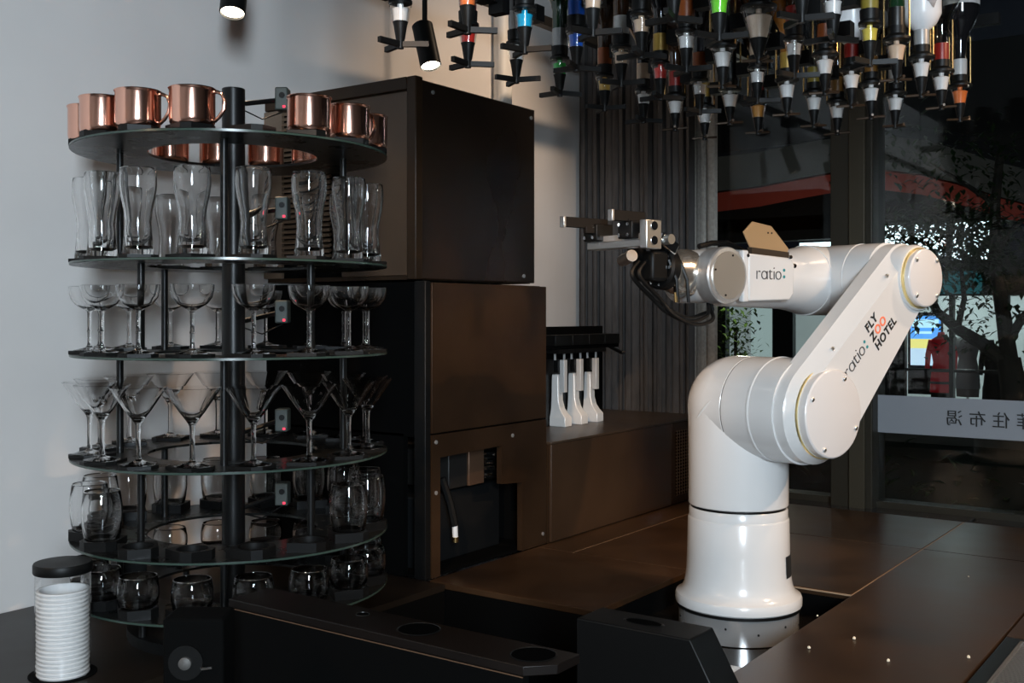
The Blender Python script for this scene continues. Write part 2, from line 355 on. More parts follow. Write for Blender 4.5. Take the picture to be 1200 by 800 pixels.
for y, z in ((1.97, MZ-.018), (2.28, MZ-.03), (2.42, CT+.03), (1.97, CT+.2)): inst('screw', sc, lc, (-1.626-l.x, y-l.y, z-l.z))

# low chiller box with vent and tap handles
ch = thing('chiller_box', 'low dark brown chiller box with a perforated vent beside the robot', 'chiller', (-1.9, 2.87, CT))
L(ch, XW+.005, -1.622, 2.442, 3.42, CT, EYE-.352).build('body', M_cab, ch)
L(ch, -1.622, -1.614, 2.446, 3.15, CT+.004, EYE-.353).build('front_panel', mat('bronze_front', (.042, .022, .011), .38, noise=(4, .25, .06)), ch, bevel=.001)
L(ch, -1.622, -1.614, 3.153, 3.418, CT+.004, EYE-.353).build('vent_panel', M_cab, ch, bevel=.001)
L(ch, XW+.005, -1.612, 2.442, 3.42, EYE-.352, EYE-.346).build('top_plate', mat('bronze_top', (.045, .029, .018), .35, noise=(5, .25, .08)), ch, bevel=.001)
vs_ = MB().box((0, 0, 0), (.004, .20, .0045)).mesh('slat', M_matte, 0)
for k in range(20): inst('slat', vs_, ch, (-1.613-ch.location.x, 3.28-ch.location.y, .035+k*.0105))
vs2 = MB().box((0, 0, 0), (.003, .004, .21)).mesh('vent_bar', mat('bronze_bar', (.09, .06, .04), .4), 0)
for k in range(12): inst('vent_bar', vs2, ch, (-1.612-ch.location.x, 3.185+k*.0175-ch.location.y, .135))
tp = MB()
L(ch, -1.628, -1.608, 3.40, 3.422, .06+CT, .2+CT).build('hinge', M_brass, ch)
TZ = EYE-.346
def tap(y, which):
    t = thing('drink_tap', 'silver flared-handle drink tap on the chiller box, %s' % which, 'tap', (-1.83, y, TZ))
    MB().bb(-.030, -.023, -.040, .040, 0, .205).build('back_plate', M_black, t)
    # flared handle: swept rectangles
    secs = [(0, -.022, .036, .020), (.026, -.022, .036, .020), (.030, -.022, .034, .019), (.040, -.021, .024, .017), (.055, -.020, .014, .015), (.08, -.019, .007, .014), (.15, -.018, .005, .013), (.16, -.017, .003, .012)]
    vv, ff = [], []
    for z, a, b, c in secs: vv += [(a, -c, z), (b, -c, z), (b, c, z), (a, c, z)]
    for k in range(len(secs)-1):
        for i in range(4): j = (i+1) % 4; ff.append((k*4+i, k*4+j, k*4+4+j, k*4+4+i))
    ff += [(3, 2, 1, 0), tuple(len(secs)*4-4+i for i in range(4))]
    MB().add(vv, ff).build('handle', mat('satin_silver', (.86, .84, .81), .32, metal=.15), t, bevel=.002, smooth=50)
    MB().bb(.010, .026, -.010, .008, .105, .205).build('side_bar', mat('pale_aluminium', (.8, .78, .76), .35, metal=.3), t, bevel=.001)
    MB().bb(-.008, .010, -.018, .016, .165, .205).build('valve_block', M_black, t, bevel=.002)
    MB().cyl((.010, 0, .182), (.016, 0, .182), .005, n=10).build('valve_bolt', M_chrome, t)
    for yy in (-.026, .026): MB().cyl((.003, yy, .205), (.003, yy, .245), .004, n=8).build('rod', M_steel, t)
    MB().bb(-.02, .03, -.046, .046, .225, .237).build('yoke', M_black, t)
for i, (y, n) in enumerate(((2.815, 'the one beside the cabinet'), (2.91, 'the middle one'), (3.005, 'the one nearest the curtain'))): tap(y, n)
th = thing('tap_header', 'black header bar of blocks above the three silver taps', 'header', (-1.83, 2.93, TZ+.237))
for k in range(4): MB().bb(-.03, .03, -.178+k*.098, -.084+k*.098, .012, .045).build('block', M_black, th, bevel=.002)
MB().bb(-.02, .02, -.18, .22, 0, .012).build('bar', M_matte, th)
MB().tube([(0, .18, .006), (0, .27, -.02), (.01, .28, -.02)], .006).build('bracket_arm', M_black, th)
MB().bb(-.04, -.03, -.18, .2, -.237, .07).build('rear_plate', M_matte, th)

# ================================================================== CURTAINS
def curtain(name, x0, x1, y, z0, z1, folds, amp, m, label, seed):
    rnd = random.Random(seed); n = int(folds*12); ph = [rnd.uniform(-.6, .6) for _ in range(int(folds)+2)]
    vv, ff = [], []; rows = 6
    for r in range(rows+1):
        for i in range(n+1):
            t = i/n; f = t*folds; q = ph[int(f)]*(1-(f % 1))+ph[int(f)+1]*(f % 1)
            a = amp*(.7+.3*math.sin(3*f+q*4)); s = math.sin(2*PI*f+q*2)
            vv.append((x0+(x1-x0)*t+.012*math.sin(4*PI*f), y+a*(abs(s)**.7)*(1 if s > 0 else -1)*(1+.12*math.sin(r+f)), z0+(z1-z0)*r/rows))
    for r in range(rows):
        for i in range(n): k = r*(n+1)+i; ff.append((k, k+1, k+n+2, k+n+1))
    mb = MB().add(vv, ff); o = mb.build(name, m, smooth=80)
    md = o.modifiers.new('thickness', 'SOLIDIFY'); md.thickness = .002
    return tag(o, label, 'curtain')
curtain('curtain', -2.16, -1.70, 3.475, .02, 2.94, 17, .028, M_curtain, 'dark charcoal pleated curtain hanging in the corner by the window', 3)
curtain('sheer_curtain', -1.745, -1.62, 3.505, .02, 2.94, 3, .015, mat('sheer_grey_fabric', (.38, .35, .31), .9, noise=(90, .15)), 'lighter grey sheer curtain panel between dark curtain and window', 5)

# ================================================================== GLASS CAROUSEL
CX, CY = P(-.5525, 2.15, 0).x, P(-.5525, 2.15, 0).y
RS, RH = .302, .163
ca = thing('glass_carousel', 'six-tier black round carousel rack holding copper mugs and drinking glasses', 'rack', (CX, CY, CT))
SZ = [EYE+.318-CT, EYE+.098-CT, EYE-.075-CT, EYE-.270-CT, EYE-.424-CT, EYE-.530-CT]
MB().cyl((0, 0, 0), (0, 0, EYE+.447-CT), .0225, n=32).build('centre_pole', M_blackm, ca, bevel=.002)
MB().lathe([(.20, 0), (.20, .02), (.05, .03), (.05, .06)], 40).build('base', M_black, ca)
N = 16; RG = .266; PH0 = .38
fr_ang = math.atan2(-CA, SA)      # world angle of the direction from the carousel to the photographer (-D)
def slot(k):
    ph = PH0 + k*2*PI/N; a = fr_ang + ph
    return a, RG*math.cos(a), RG*math.sin(a)
def octpad(h, recess):
    a, c = .0335, .014
    o8 = [(-a, -a), (a-c, -a), (a, -a+c), (a, a-c), (a-c, a), (-a, a)]
    o8 = [(-a, -a), (a-c, -a), (a, -a+c), (a, a-c), (a-c, a), (-a, a)]
    mb = MB()
    if not recess: return mb.prism(o8, (0, 0, 0), (1, 0, 0), (0, 1, 0), (0, 0, h))
    n = 24; vo = []
    for i in range(n):      # outer hexagon sampled by ray
        t = 2*PI*i/n; d = Vector((math.cos(t), math.sin(t))); best = 9
        for j in range(len(o8)):
            p, q = Vector(o8[j]), Vector(o8[(j+1) % len(o8)]); e = q-p; den = d.x*e.y-d.y*e.x
            if abs(den) < 1e-9: continue
            s = (p.x*e.y-p.y*e.x)/den; u = (p.x*d.y-p.y*d.x)/den
            if s > 0 and -1e-6 <= u <= 1+1e-6: best = min(best, s)
        vo.append(d*best)
    r = .028; vv = [(p.x, p.y, 0) for p in vo]+[(p.x, p.y, h) for p in vo]+[(r*math.cos(2*PI*i/n), r*math.sin(2*PI*i/n), h) for i in range(n)]+[(r*math.cos(2*PI*i/n), r*math.sin(2*PI*i/n), .004) for i in range(n)]
    ff = [tuple(reversed(range(n)))]
    for i in range(n):
        j = (i+1) % n
        for b in range(3): ff.append((b*n+i, b*n+j, b*n+n+j, b*n+n+i))
    ff.append(tuple(3*n+i for i in range(n)))
    return mb.add(vv, ff)
pad_thin = octpad(.006, False).mesh('coaster', M_black, 20); pad_mid = octpad(.010, False).mesh('coaster', M_black, 20); pad_deep = octpad(.017, True).mesh('coaster', M_black, 20)
PADH = [.010, .006, .006, .006, .017, .017]
for s, z in enumerate(SZ):
    sh = MB().ring(RS, RH, -.005, 0, 96, (0, 0, z)).build('shelf', M_shelf, ca)
    MB().ring(RS+.0008, RS-.0005, -.0042, -.0008, 96, (0, 0, z)).build('shelf_edge', M_green, sh)
    sp = MB()
    for k in range(3):
        a = k*2*PI/3+.4+s; sp.box(((RH+.02)/2*math.cos(a), (RH+.02)/2*math.sin(a), z-.009), (RH+.03, .018, .007), Matrix.Rotation(a, 3, 'Z'))
    if s in (1, 3, 5): pass
    pm = pad_mid if s == 0 else pad_deep if s >= 4 else pad_thin
    for k in range(N):
        a, x, y = slot(k)
        inst('coaster', pm, ca, (x, y, z), a+PI/4+ (0 if s else 0))
    # posts down to the next tier
    if s < 5:
        off = 0 if s % 2 == 0 else PI/4
        for k in range(4):
            a = fr_ang+off+k*PI/2+.175
            MB().cyl((.215*math.cos(a), .215*math.sin(a), SZ[s+1]), (.215*math.cos(a), .215*math.sin(a), z-.005), .0068, n=14).build('post', M_blackm, ca)
for k in range(4):
    a = fr_ang+PI/4+k*PI/2; MB().cyl((.19*math.cos(a), .19*math.sin(a), .02), (.19*math.cos(a), .19*math.sin(a), SZ[5]-.005), .0068, n=14).build('post', M_blackm, ca)
# position sensors on short arms
axr = Vector((CA, SA, 0)); axd = Vector((-SA, CA, 0))
for z in (EYE+.437, EYE+.215, EYE+.005, EYE-.215, EYE-.365):
    zz = z-CT; p0 = axr*.015; p1 = axr*.105+axd*.15; s0 = axr*.06+axd*.10 if False else axr*.085+axd*.06
    arm = MB().tube([p0+Vector((0, 0, zz-.02)), s0+Vector((0, 0, zz))], .005).build('sensor_arm', M_blackm, ca)
    se = MB().box(s0+Vector((.0, 0, zz)), (.026, .034, .046), Matrix.Rotation(YAW, 3, 'Z')).build('sensor', mat('grey_green_sensor', (.045, .055, .05), .5), ca, bevel=.003)
    f = s0-axd*.0175+Vector((0, 0, zz))
    MB().cyl(f+axr*.002+Vector((0, 0, .006)), f+axr*.002-axd*.002+Vector((0, 0, .006)), .006, n=12).build('sensor_eye', M_black, se)
    MB().box(f+axr*.006+Vector((0, 0, -.017)), (.004, .003, .004)).build('led', M_led, se)
    MB().tube([p0+Vector((0, 0, zz-.03)), p0*.5+s0*.5+Vector((0, 0, zz-.045)), s0+Vector((0, 0, zz-.025))], .0015, 6).build('sensor_cable', M_black, se)

SIDE = ('turned towards the service hatch', 'turned towards the black cabinet', 'turned towards the grey wall', 'turned towards the cup tube')
def put(proto, s, k, first, rz=0, dz=0):
    o = proto if first else copy_tree(proto)
    if first: proto['stem'] = proto['label']
    a, x, y = slot(k); o['label'] = o['stem']+', on the side '+SIDE[int(((a+PI/4) % (2*PI))/(PI/2)) % 4]
    o.location = (CX+x, CY+y, CT+SZ[s]+dz); o.rotation_euler = (0, 0, a+rz); return o
# copper mugs
def mug():
    t = thing('copper_mug', 'polished copper mug on top carousel tier', 'mug', group='copper mugs on the top tier')
    MB().lathe([(.0, 0), (.0355, 0), (.0380, .003), (.0390, .01), (.0390, .058), (.0400, .0605), (.0412, .0625), (.0402, .064), (.0380, .062), (.0375, .01), (0, .007)], 40).build('body', M_copper, t)
    pts = [(.038, 0, .055), (.047, 0, .0565), (.056, 0, .052), (.061, 0, .040), (.059, 0, .025), (.051, 0, .013), (.043, 0, .006), (.038, 0, .008)]
    MB().tube(pts, .0034, 10).build('handle', M_copper, t); return t
# slot indices counted anticlockwise (to the photographer's right) from the front
E_MUG = {0}
pm = mug(); first = True
hrot = {15: .9, 14: 1.2, 1: -1.5, 13: 1.0}
for k in range(N):
    if k in E_MUG: continue
    rz = 2.3 if k in (15, 14, 13) else (-2.6+.3*math.sin(k*3))
    o = put(pm, 0, k, first, 0, PADH[0]); first = False
    o.rotation_euler.z = (YAW-.2 if k in (15, 14, 13, 12) else YAW+1.2+.5*math.sin(k*2.1))
# drinking glasses: closed solids of real refracting glass
def shell(outer, inner): return MB().lathe(outer+list(reversed(inner)), 40, cap=False)
def beer():
    t = thing('beer_glass', 'tall double-walled beer glass on second carousel tier', 'glass', group='beer glasses on the second tier')
    po = [(0, 0), (.0262, 0), (.0272, .002), (.0258, .016), (.0235, .04), (.0225, .055), (.0245, .078), (.0300, .105), (.0320, .122), (.0318, .140), (.0305, .150), (.0298, .152)]
    pi_ = [(0, .010), (.012, .0105), (.0190, .015), (.0208, .04), (.0195, .058), (.0216, .078), (.0272, .105), (.0296, .122), (.0297, .14), (.0290, .150)]
    shell(po, pi_).build('wall', M_glass, t)
    MB().torus(.0294, .0008, (0, 0, .152), (0, 0, 1), 40, 6).build('rim', M_rim, t); return t
g = beer(); first = True
for k in range(N): put(g, 1, k, first, 0, PADH[1]); first = False
def stemware(t, fr_, stem, bo_, bi_):
    MB().lathe([(0, 0), (fr_*.97, 0), (fr_, .0012), (fr_*.7, .0032), (fr_*.25, .0068), (.0052, .0095), (0, .0095)], 40).build('foot', M_glass, t)
    MB().lathe([(0, .0097)]+stem+[(0, stem[-1][1])], 20).build('stem', M_glass, t)
    shell(bo_, bi_).build('bowl', M_glass, t)
def coupe():
    t = thing('coupe_glass', 'stemmed coupe glass on third carousel tier', 'glass', group='coupe glasses on the third tier')
    stemware(t, .029, [(.0048, .0097), (.0040, .016), (.0038, .034), (.0050, .037), (.0038, .040), (.0040, .070), (.0052, .0748)],
        [(0, .075), (.0065, .0752), (.014, .080), (.026, .087), (.034, .098), (.0372, .112), (.0376, .121)], [(0, .0785), (.012, .0818), (.025, .0888), (.0328, .0995), (.0362, .112), (.0368, .1213)]); return t
g = coupe(); first = True
for k in range(N): put(g, 2, k, first, 0, PADH[2]); first = False
def martini():
    t = thing('martini_glass', 'conical martini glass on fourth carousel tier', 'glass', group='martini glasses on the fourth tier')
    stemware(t, .032, [(.0050, .0097), (.0044, .018), (.0042, .055), (.0052, .069), (.0070, .0738)],
        [(0, .074), (.0078, .0743), (.0100, .078), (.0135, .083), (.022, .094), (.050, .136)], [(0, .0805), (.008, .0815), (.0128, .0858), (.0210, .0962), (.0490, .1364)]); return t
g = martini(); first = True
for k in range(N): put(g, 3, k, first, 0, PADH[3]); first = False
def tumbler(name, label, group, h, R):
    t = thing(name, label, 'glass', group=group)
    po = [(0, 0), (R*.62, 0), (R*.78, .003), (R*.92, h*.25), (R, h*.5), (R*.99, h*.72), (R*.9, h*.97), (R*.87, h)]
    pi_ = [(0, .008), (R*.5, .009), (R*.70, .014), (R*.86, h*.3), (R*.94, h*.5), (R*.93, h*.72), (R*.855, h*.97)]
    shell(po, pi_).build('wall', M_glass, t)
    MB().torus(R*.865, .0008, (0, 0, h), (0, 0, 1), 40, 6).build('rim', M_rim, t); return t
g = tumbler('tall_tumbler', 'tall double-walled tumbler on fifth carousel tier', 'tall tumblers on the fifth tier', .100, .036); first = True
for k in range(N):
    if k in (0, 1, 15, 14): continue
    put(g, 4, k, first, 0, .004); first = False
g = tumbler('short_tumbler', 'short double-walled tumbler on lowest carousel tier', 'short tumblers on the lowest tier', .066, .0365); first = True
for k in range(N): put(g, 5, k, first, 0, .004); first = False

# ================================================================== CUP TUBE
cp = P(-.775, 1.87, CT)
ct = thing('cup_tube', 'clear tube dispenser with black lid holding a stack of white cups', 'dispenser', cp)
MB().lathe([(.0455, -.0), (.0455, .178)], 40, cap=False).build('tube_wall', M_clear, ct)
MB().lathe([(0, .176), (.0475, .176), (.0485, .178), (.0485, .190), (.047, .193), (0, .194)], 48).build('lid', M_black, ct)
MB().ring(.056, .0457, .0, .0015, 40).build('socket_ring', M_matte, ct)
cupm = MB().lathe([(.0, .0), (.030, .0), (.0305, .002), (.0385, .087), (.0425, .0872), (.0436, .0895), (.0425, .0920), (.0390, .092), (.0380, .088), (.0295, .004), (0, .003)], 36).mesh('paper_cup', M_paper)
for k in range(20):
    o = bpy.data.objects.new('paper_cup', cupm); C.objects.link(o); o.location = cp+Vector((.0004*math.sin(k*2.3), .0004*math.cos(k*1.7), -.086+k*.0074))
    tag(o, 'white paper cup nested in the stack inside the clear tube', 'cup', 'white cups stacked in the tube')

def logo(parent, o, u, v, size):      # thin wordmark with a single-storey a built from a bowl and a stem
    o, u, v = Vector(o), Vector(u), Vector(v); x = 0
    for ch_ in 'roItio':
        t = lettering('lettering', '\u0131' if ch_ == 'I' else ch_, size, M_inkthin, parent, (0, 0, 0), (1, 0, 0), (0, 1, 0), .0005, -.0007)
        xs = [q_.co.x for q_ in t.data.vertices]; a0_, a1_ = min(xs), max(xs)
        if ch_ == 'I': x -= size*.075+(a1_-a0_)*.55
        Mx = Matrix((u, v, u.cross(v))).transposed().to_4x4(); Mx.translation = o+u*(x-a0_); t.data.transform(Mx)
        x += a1_-a0_+size*.075
    return x
# ================================================================== ROBOT ARM
RX, RD = .4875, 2.336
rb = thing('robot_arm', 'white six-axis robot arm with two-finger gripper standing on the counter', 'robot', P(RX, RD, CT), math.atan2(-.303, .953))
X1, Y1, Z1 = Vector((1, 0, 0)), Vector((0, 1, 0)), Vector((0, 0, 1))
ZS, YE, ZE = .423, .296, .697
MB().lathe([(0, -.06), (.127, -.06), (.127, -.008), (.124, -.005), (0, -.005)], 64).build('plinth', mat('polished_grey_steel', (.60, .59, .58), .18, metal=.7), rb)
pl = [o for o in rb.children][-1]
for k in range(12):
    a = k*PI/6; MB().cyl((.126*math.cos(a), .126*math.sin(a), -.025-.01*(k % 2)), (.128*math.cos(a), .128*math.sin(a), -.025-.01*(k % 2)), .0025, n=8).build('screw_hole', M_black, pl)
MB().lathe([(.122, -.006), (.131, -.006), (.131, .0), (.122, 0)], 64).build('gasket', M_black, rb)
base = MB().lathe([(0, 0), (.130, 0), (.1335, .003), (.134, .008), (.134, .018), (.132, .0225), (.127, .0255), (.1205, .031), (.1155, .041), (.1125, .055), (.1105, .075), (.1090, .11), (.1072, .183), (.1060, .1855), (.1048, .187), (.1045, .204), (.103, .2065), (0, .2065)], 72).build('base', M_white, rb)
MB().cyl((0, 0, .206), (0, 0, .212), .1005, n=64).build('joint_gap', M_black, rb)
# rating plate on the base
a0 = math.radians(-24); npl = []
plate = MB(); vv = []
ang0 = math.atan2(-.8, -.0)   # facing photographer roughly
for i in range(9):
    a = math.radians(14)+i*math.radians(4.4)
    for z in (.066, .112): vv.append(((.1116 if z < .1 else .1098)*math.cos(a), (.1116 if z < .1 else .1098)*math.sin(a), z))
plate.add(vv, [(2*i, 2*i+2, 2*i+3, 2*i+1) for i in range(8)])
rp = plate.build('rating_plate', M_ink, base)
rp.rotation_euler = (0, 0, math.radians(-0))
# shoulder: turret elbow
mb = MB(); n = 64
prof = [(0, .212), (.1035, .212), (.1055, .214), (.1058, .22), (.1065, ZS)]
mb.lathe(prof, n, cap=False)
sph = [(.1075*math.cos(t), ZS+.1075*math.sin(t)) for t in [i*PI/2/16 for i in range(17)]]
mb.lathe([(.1065, ZS-.02)]+sph, n, cap=False)
mb.lathe([(.1075, 0), (.1075, .043), (.1065, .044), (.1065, .047), (.1075, .048), (.1075, .113)], n, (0, 0, ZS), X1, cap=False)
tur = mb.build('turret', M_white, rb, smooth=40)
MB().torus(.1072, .0022, (0, 0, ZS), (-1, 0, 1), 64).build('turret_rib', M_white, tur)
MB().lathe([(.1070, .0445), (.1070, .0465)], 64, (0, 0, ZS), X1, cap=False).build('seam', M_gap, tur)
hs = MB().lathe([(.1075, .113), (.1095, .115), (.1095, .119), (.1080, .121), (.1080, .172), (.1080, .18), (0, .18)], 64, (0, 0, ZS), X1, cap=False).build('shoulder_ring', M_white, rb)
for (x, y, z) in ((-.045, -.092, ZS+.035), (.02, -.04, ZS+.105)):
    pass
# upper link
def stadium(R1, R2, p1, p2, n=24, f=1.0):
    (y1, z1), (y2, z2) = p1, p2; d = math.hypot(y2-y1, z2-z1); th = math.atan2(z2-z1, y2-y1); al = math.acos((R1-R2)/d)
    pts = []
    for i in range(n+1):
        a = th-al+2*al*i/n; pts.append((y2+R2*math.cos(a), z2+R2*math.sin(a)))
    for i in range(n+1):
        a = th+al+(2*PI-2*al)*i/n; pts.append((y1+R1*math.cos(a), z1+R1*math.sin(a)))
    return pts
lk = MB()
def loft(mb, outs, xs):
    n = len(outs[0]); vv = []
    for pts, x in zip(outs, xs): vv += [(x, y, z) for y, z in pts]
    ff = [tuple(range(n-1, -1, -1)), tuple((len(xs)-1)*n+i for i in range(n))]
    for k in range(len(xs)-1):
        for i in range(n): j = (i+1) % n; ff.append((k*n+i, k*n+j, k*n+n+j, k*n+n+i))
    return mb.add(vv, ff)
st0 = lambda e: stadium(.104-e, .076-e, (0, ZS), (YE, ZE), 28)
loft(lk, [st0(.004), st0(0), st0(0), st0(.004), st0(.022)], [.168, .172, .205, .209, .240])
link = lk.build('upper_link', M_white, rb, smooth=28)
XF = .2405
def capset(y, z, R, x0, x1, scr):
    g = MB().lathe([(R+.0035, 0), (R+.0035, .006), (R-.002, .006)], 56, (x0, y, z), X1, cap=False).build('gold_ring', M_gold, link)
    c = MB().lathe([(R, 0), (R, x1-x0-.003), (R-.002, x1-x0-.0006), (R-.004, x1-x0), (0, x1-x0)], 56, (x0, y, z), X1).build('joint_cap', M_whitecap, rb)
    for a in scr:
        a = math.radians(a); MB().lathe([(.0048, 0), (.0048, .003), (.003, .0045), (0, .0045)], 12, (x1-.001, y+R*.86*math.cos(a), z+R*.86*math.sin(a)), X1).build('screw', M_alu, c)
capset(0, ZS, .088, .222, .2475, (65, 155, 245, -25))
MB().lathe([(.070, .17), (.072, .19), (.072, .238), (.069, .244), (0, .244)], 56, (0, YE, ZE), X1).build('elbow_boss', M_white, rb)
capset(YE, ZE, .062, .243, .262, (135, 45, -45, -135))
for (s_, n_) in ((.10, .082), (.335, .068)):
    th = math.atan2(ZE-ZS, YE); y = s_*math.cos(th)-n_*math.sin(th); z = ZS+s_*math.sin(th)+n_*math.cos(th)
    MB().lathe([(.0045, 0), (.0045, .002), (0, .003)], 12, (.231, y, z), (1, 0, 0)).build('screw', M_alu, link)
# link lettering
th = math.atan2(ZE-ZS, YE); LU = Vector((0, math.cos(th), math.sin(th))); LV = Vector((0, -math.sin(th), math.cos(th))); LO = Vector((XF, 0, ZS))
def on_link(body, s_, n_, size, m, off=0, sp=1, nm='lettering'):
    return lettering(nm, body, size, m, link, LO+LU*s_+LV*n_, LU, LV, .0005, off, sp)
on_link('FLY', .196, .034, .026, M_ink, .0007, 1.12)
on_link('Z', .196, .009, .026, M_ink, .0007, 1.12)
on_link('OO', .2155, .009, .026, M_orange, .0007, 1.12)
on_link('HOTEL', .196, -.016, .026, M_ink, .0007, 1.12)
te = logo(link, LO+LU*.086+LV*.012, LU, LV, .042)+.086+.006
for dz in (.004, .018): MB().cyl(LO+LU*te+LV*(.012+dz), LO+LU*te+LV*(.012+dz)+X1*.0006, .0034, n=14).build('teal_dot', M_teal, link)

mb = MB().lathe([(0, -.085), (.055, -.085), (.072, -.078), (.080, -.062), (.080, .168), (0, .168)], 56, (0, YE, ZE), X1, cap=False)
eh = mb.build('elbow_housing', M_white, rb, smooth=40)
MB().torus(.0795, .0018, (.105, YE, ZE), X1, 56).build('seam_ridge', M_white, eh)
YWR, ZWR = -.118, ZE+.002
fa = MB().lathe([(0, -.05), (.076, -.05), (.080, -.0), (.0800, .06), (.0770, .085), (.0700, .12), (.0665, .15), (.0655, .155), (.060, .36), (.054, .374), (0, .374)], 56, (0, YE, ZE), (0, -1, 0)).build('forearm', M_white, rb, smooth=40)
MB().torus(.0785, .0018, (0, YE-.075, ZE), Y1, 56).build('seam_ridge', M_white, fa)
# wrist housing block and cover
wb = MB().box((0, -.045, ZWR), (.104, .10, .100)).build('wrist_fork', M_white, rb, bevel=.014, seg=4)
cov = MB()
co = [(-.062, -.046), (-.050, .046), (.072, .040), (.084, .026), (.078, -.030), (.066, -.044)]
co = [(-.045, -.050), (-.045, .050), (.092, .044), (.103, .030), (.100, -.034), (.086, -.047)]
cov.prism(co, (.052, 0, ZE), (0, 1, 0), (0, 0, 1), (.017, 0, 0))
cv = cov.build('cover_panel', M_white, rb, bevel=.004, seg=3)
MB().box((.064, -.056, ZWR), (.014, .018, .108)).build('cover_rib', M_white, rb, bevel=.004, seg=3)
te = logo(cv, (.0695, -.022, ZE-.004), Y1, Z1, .042)-.022+.006
for dz in (.004, .018): MB().cyl((.0693, te, ZE-.001+dz), (.0702, te, ZE-.001+dz), .0034, n=14).build('teal_dot', M_teal, cv)
for y, z in ((-.05, ZE+.045), (.088, ZE+.046)): MB().lathe([(.004, 0), (.004, .003), (0, .004)], 10, (.069, y, z), X1).build('screw', M_black, cv)
# wrist joint
wj = MB().lathe([(0, -.062), (.050, -.062), (.056, -.056), (.056, .038)], 56, (0, YWR, ZWR), X1, cap=False).build('wrist_joint', M_white, rb, smooth=40)
MB().lathe([(.056, .038), (.0585, .040), (.0585, .074), (.056, .077), (.049, .0775)], 56, (0, YWR, ZWR), X1, cap=False).build('steel_ring', M_steel, rb)
wc = MB().lathe([(.049, .072), (.049, .079), (.048, .080), (0, .080)], 56, (0, YWR, ZWR), X1).build('brushed_cap', mat('brushed_disc', (.70, .66, .60), .34, metal=.85), rb)
for a in (75, -105, 165): MB().cyl((.080, YWR+.042*math.cos(math.radians(a)), ZWR+.042*math.sin(math.radians(a))), (.0815, YWR+.042*math.cos(math.radians(a)), ZWR+.042*math.sin(math.radians(a))), .0022, n=8).build('screw', M_black, wc)
# hand
hd = Vector((0, -1, .12)).normalized(); wp = Vector((0, YWR, ZWR))
MB().lathe([(.048, .035), (.050, .05), (.046, .075), (.040, .088), (.040, .098), (0, .098)], 40, wp, hd).build('wrist_casting', mat('polished_casting', (.72, .66, .58), .22, metal=.9), rb)
MB().torus(.043, .005, wp+hd*.060+Vector((0, 0, -.008)), hd, 40).build('casting_lip', M_alu, rb)
fl = MB().lathe([(.041, .098), (.043, .10), (.043, .118), (.038, .122), (0, .122)], 40, wp, hd).build('tool_flange', M_black, rb)
for k in range(9):
    a = k*2*PI/9; q = Vector((math.cos(a), 0, math.sin(a)))*.034; MB().cyl(wp+hd*.121+q, wp+hd*.126+q, .0036, n=8).build('bolt', M_chrome, fl)
hc = wp+hd*.145
MB().box(hc+Vector((0, 0, .0)), (.060, .046, .060)).build('adapter_block', M_black, rb, bevel=.006)
MB().box(hc+Vector((.012, .018, .044)), (.052, .050, .026), Matrix.Rotation(-.5, 3, 'X')).build('bracket_block', M_chrome, rb, bevel=.003)
MB().cyl(hc+Vector((.018, .008, .052)), hc+Vector((.052, .008, .052)), .010, n=20).build('bracket_pin', M_alu, rb)
MB().tube([hc+Vector((-.01, -.012, .02)), hc+Vector((-.01, -.045, .045))], .014, 12).build('gripper_neck', M_black, rb)
MB().cyl(hc+Vector((-.05, -.03, .012)), hc+Vector((.0, -.05, .020)), .012, n=20).build('vacuum_cup', M_alu, rb)
YG, ZG = -.335, .757
gr = MB().box((-.012, YG, ZG), (.160, .030, .015)).build('gripper_rail', M_alu, rb, bevel=.0015)
MB().box((-.012, YG, ZG+.013), (.150, .020, .012)).build('rail_slide', M_steel, gr, bevel=.001)
ep = MB().box((.074, YG+.002, ZG+.016), (.020, .040, .056)).build('end_plate', M_alu, rb, bevel=.002)
for dz in (.028, .0): MB().cyl((.083, YG+.002, ZG+dz+.004), (.0855, YG+.002, ZG+dz+.004), .0085, n=16).build('bore', M_chrome, ep)
for x in (-.068, .034):
    cr = MB().box((x, YG-.006, ZG+.026), (.040, .044, .034)).build('carriage', M_black, rb, bevel=.002)
    for yy, zz in ((-.02, .012), (-.02, -.012)):
        pass
    for dx in (-.012, .012):
        for dz in (-.010, .010): MB().cyl((x+dx, YG-.029, ZG+.026+dz), (x+dx, YG-.033, ZG+.026+dz), .0036, n=8).build('bolt', M_chrome, cr)
M_fing = mat('bronze_black_finger', (.010, .0075, .006), .6, spec=.2)
for x, y0, y1, z in ((-.062, YG+.01, -.436, ZG+.044), (.036, YG+.02, -.398, ZG+.052)):
    fg = MB().box((x, (y0+y1)/2, z), (.012, y0-y1, .020)).build('finger', M_fing, rb, bevel=.001)
    MB().box((x, y1-.002, z), (.013, .006, .022)).build('finger_tip', M_alu, fg, bevel=.001)
    MB().box((x+.004, (y0+y1)/2+.02, z-.013), (.010, .05, .014)).build('finger_step', M_fing, fg, bevel=.001)
MB().cyl((-.045, YG, ZG+.014), (.02, YG, ZG+.014), .006, n=12).build('lead_screw', M_chrome, rb)
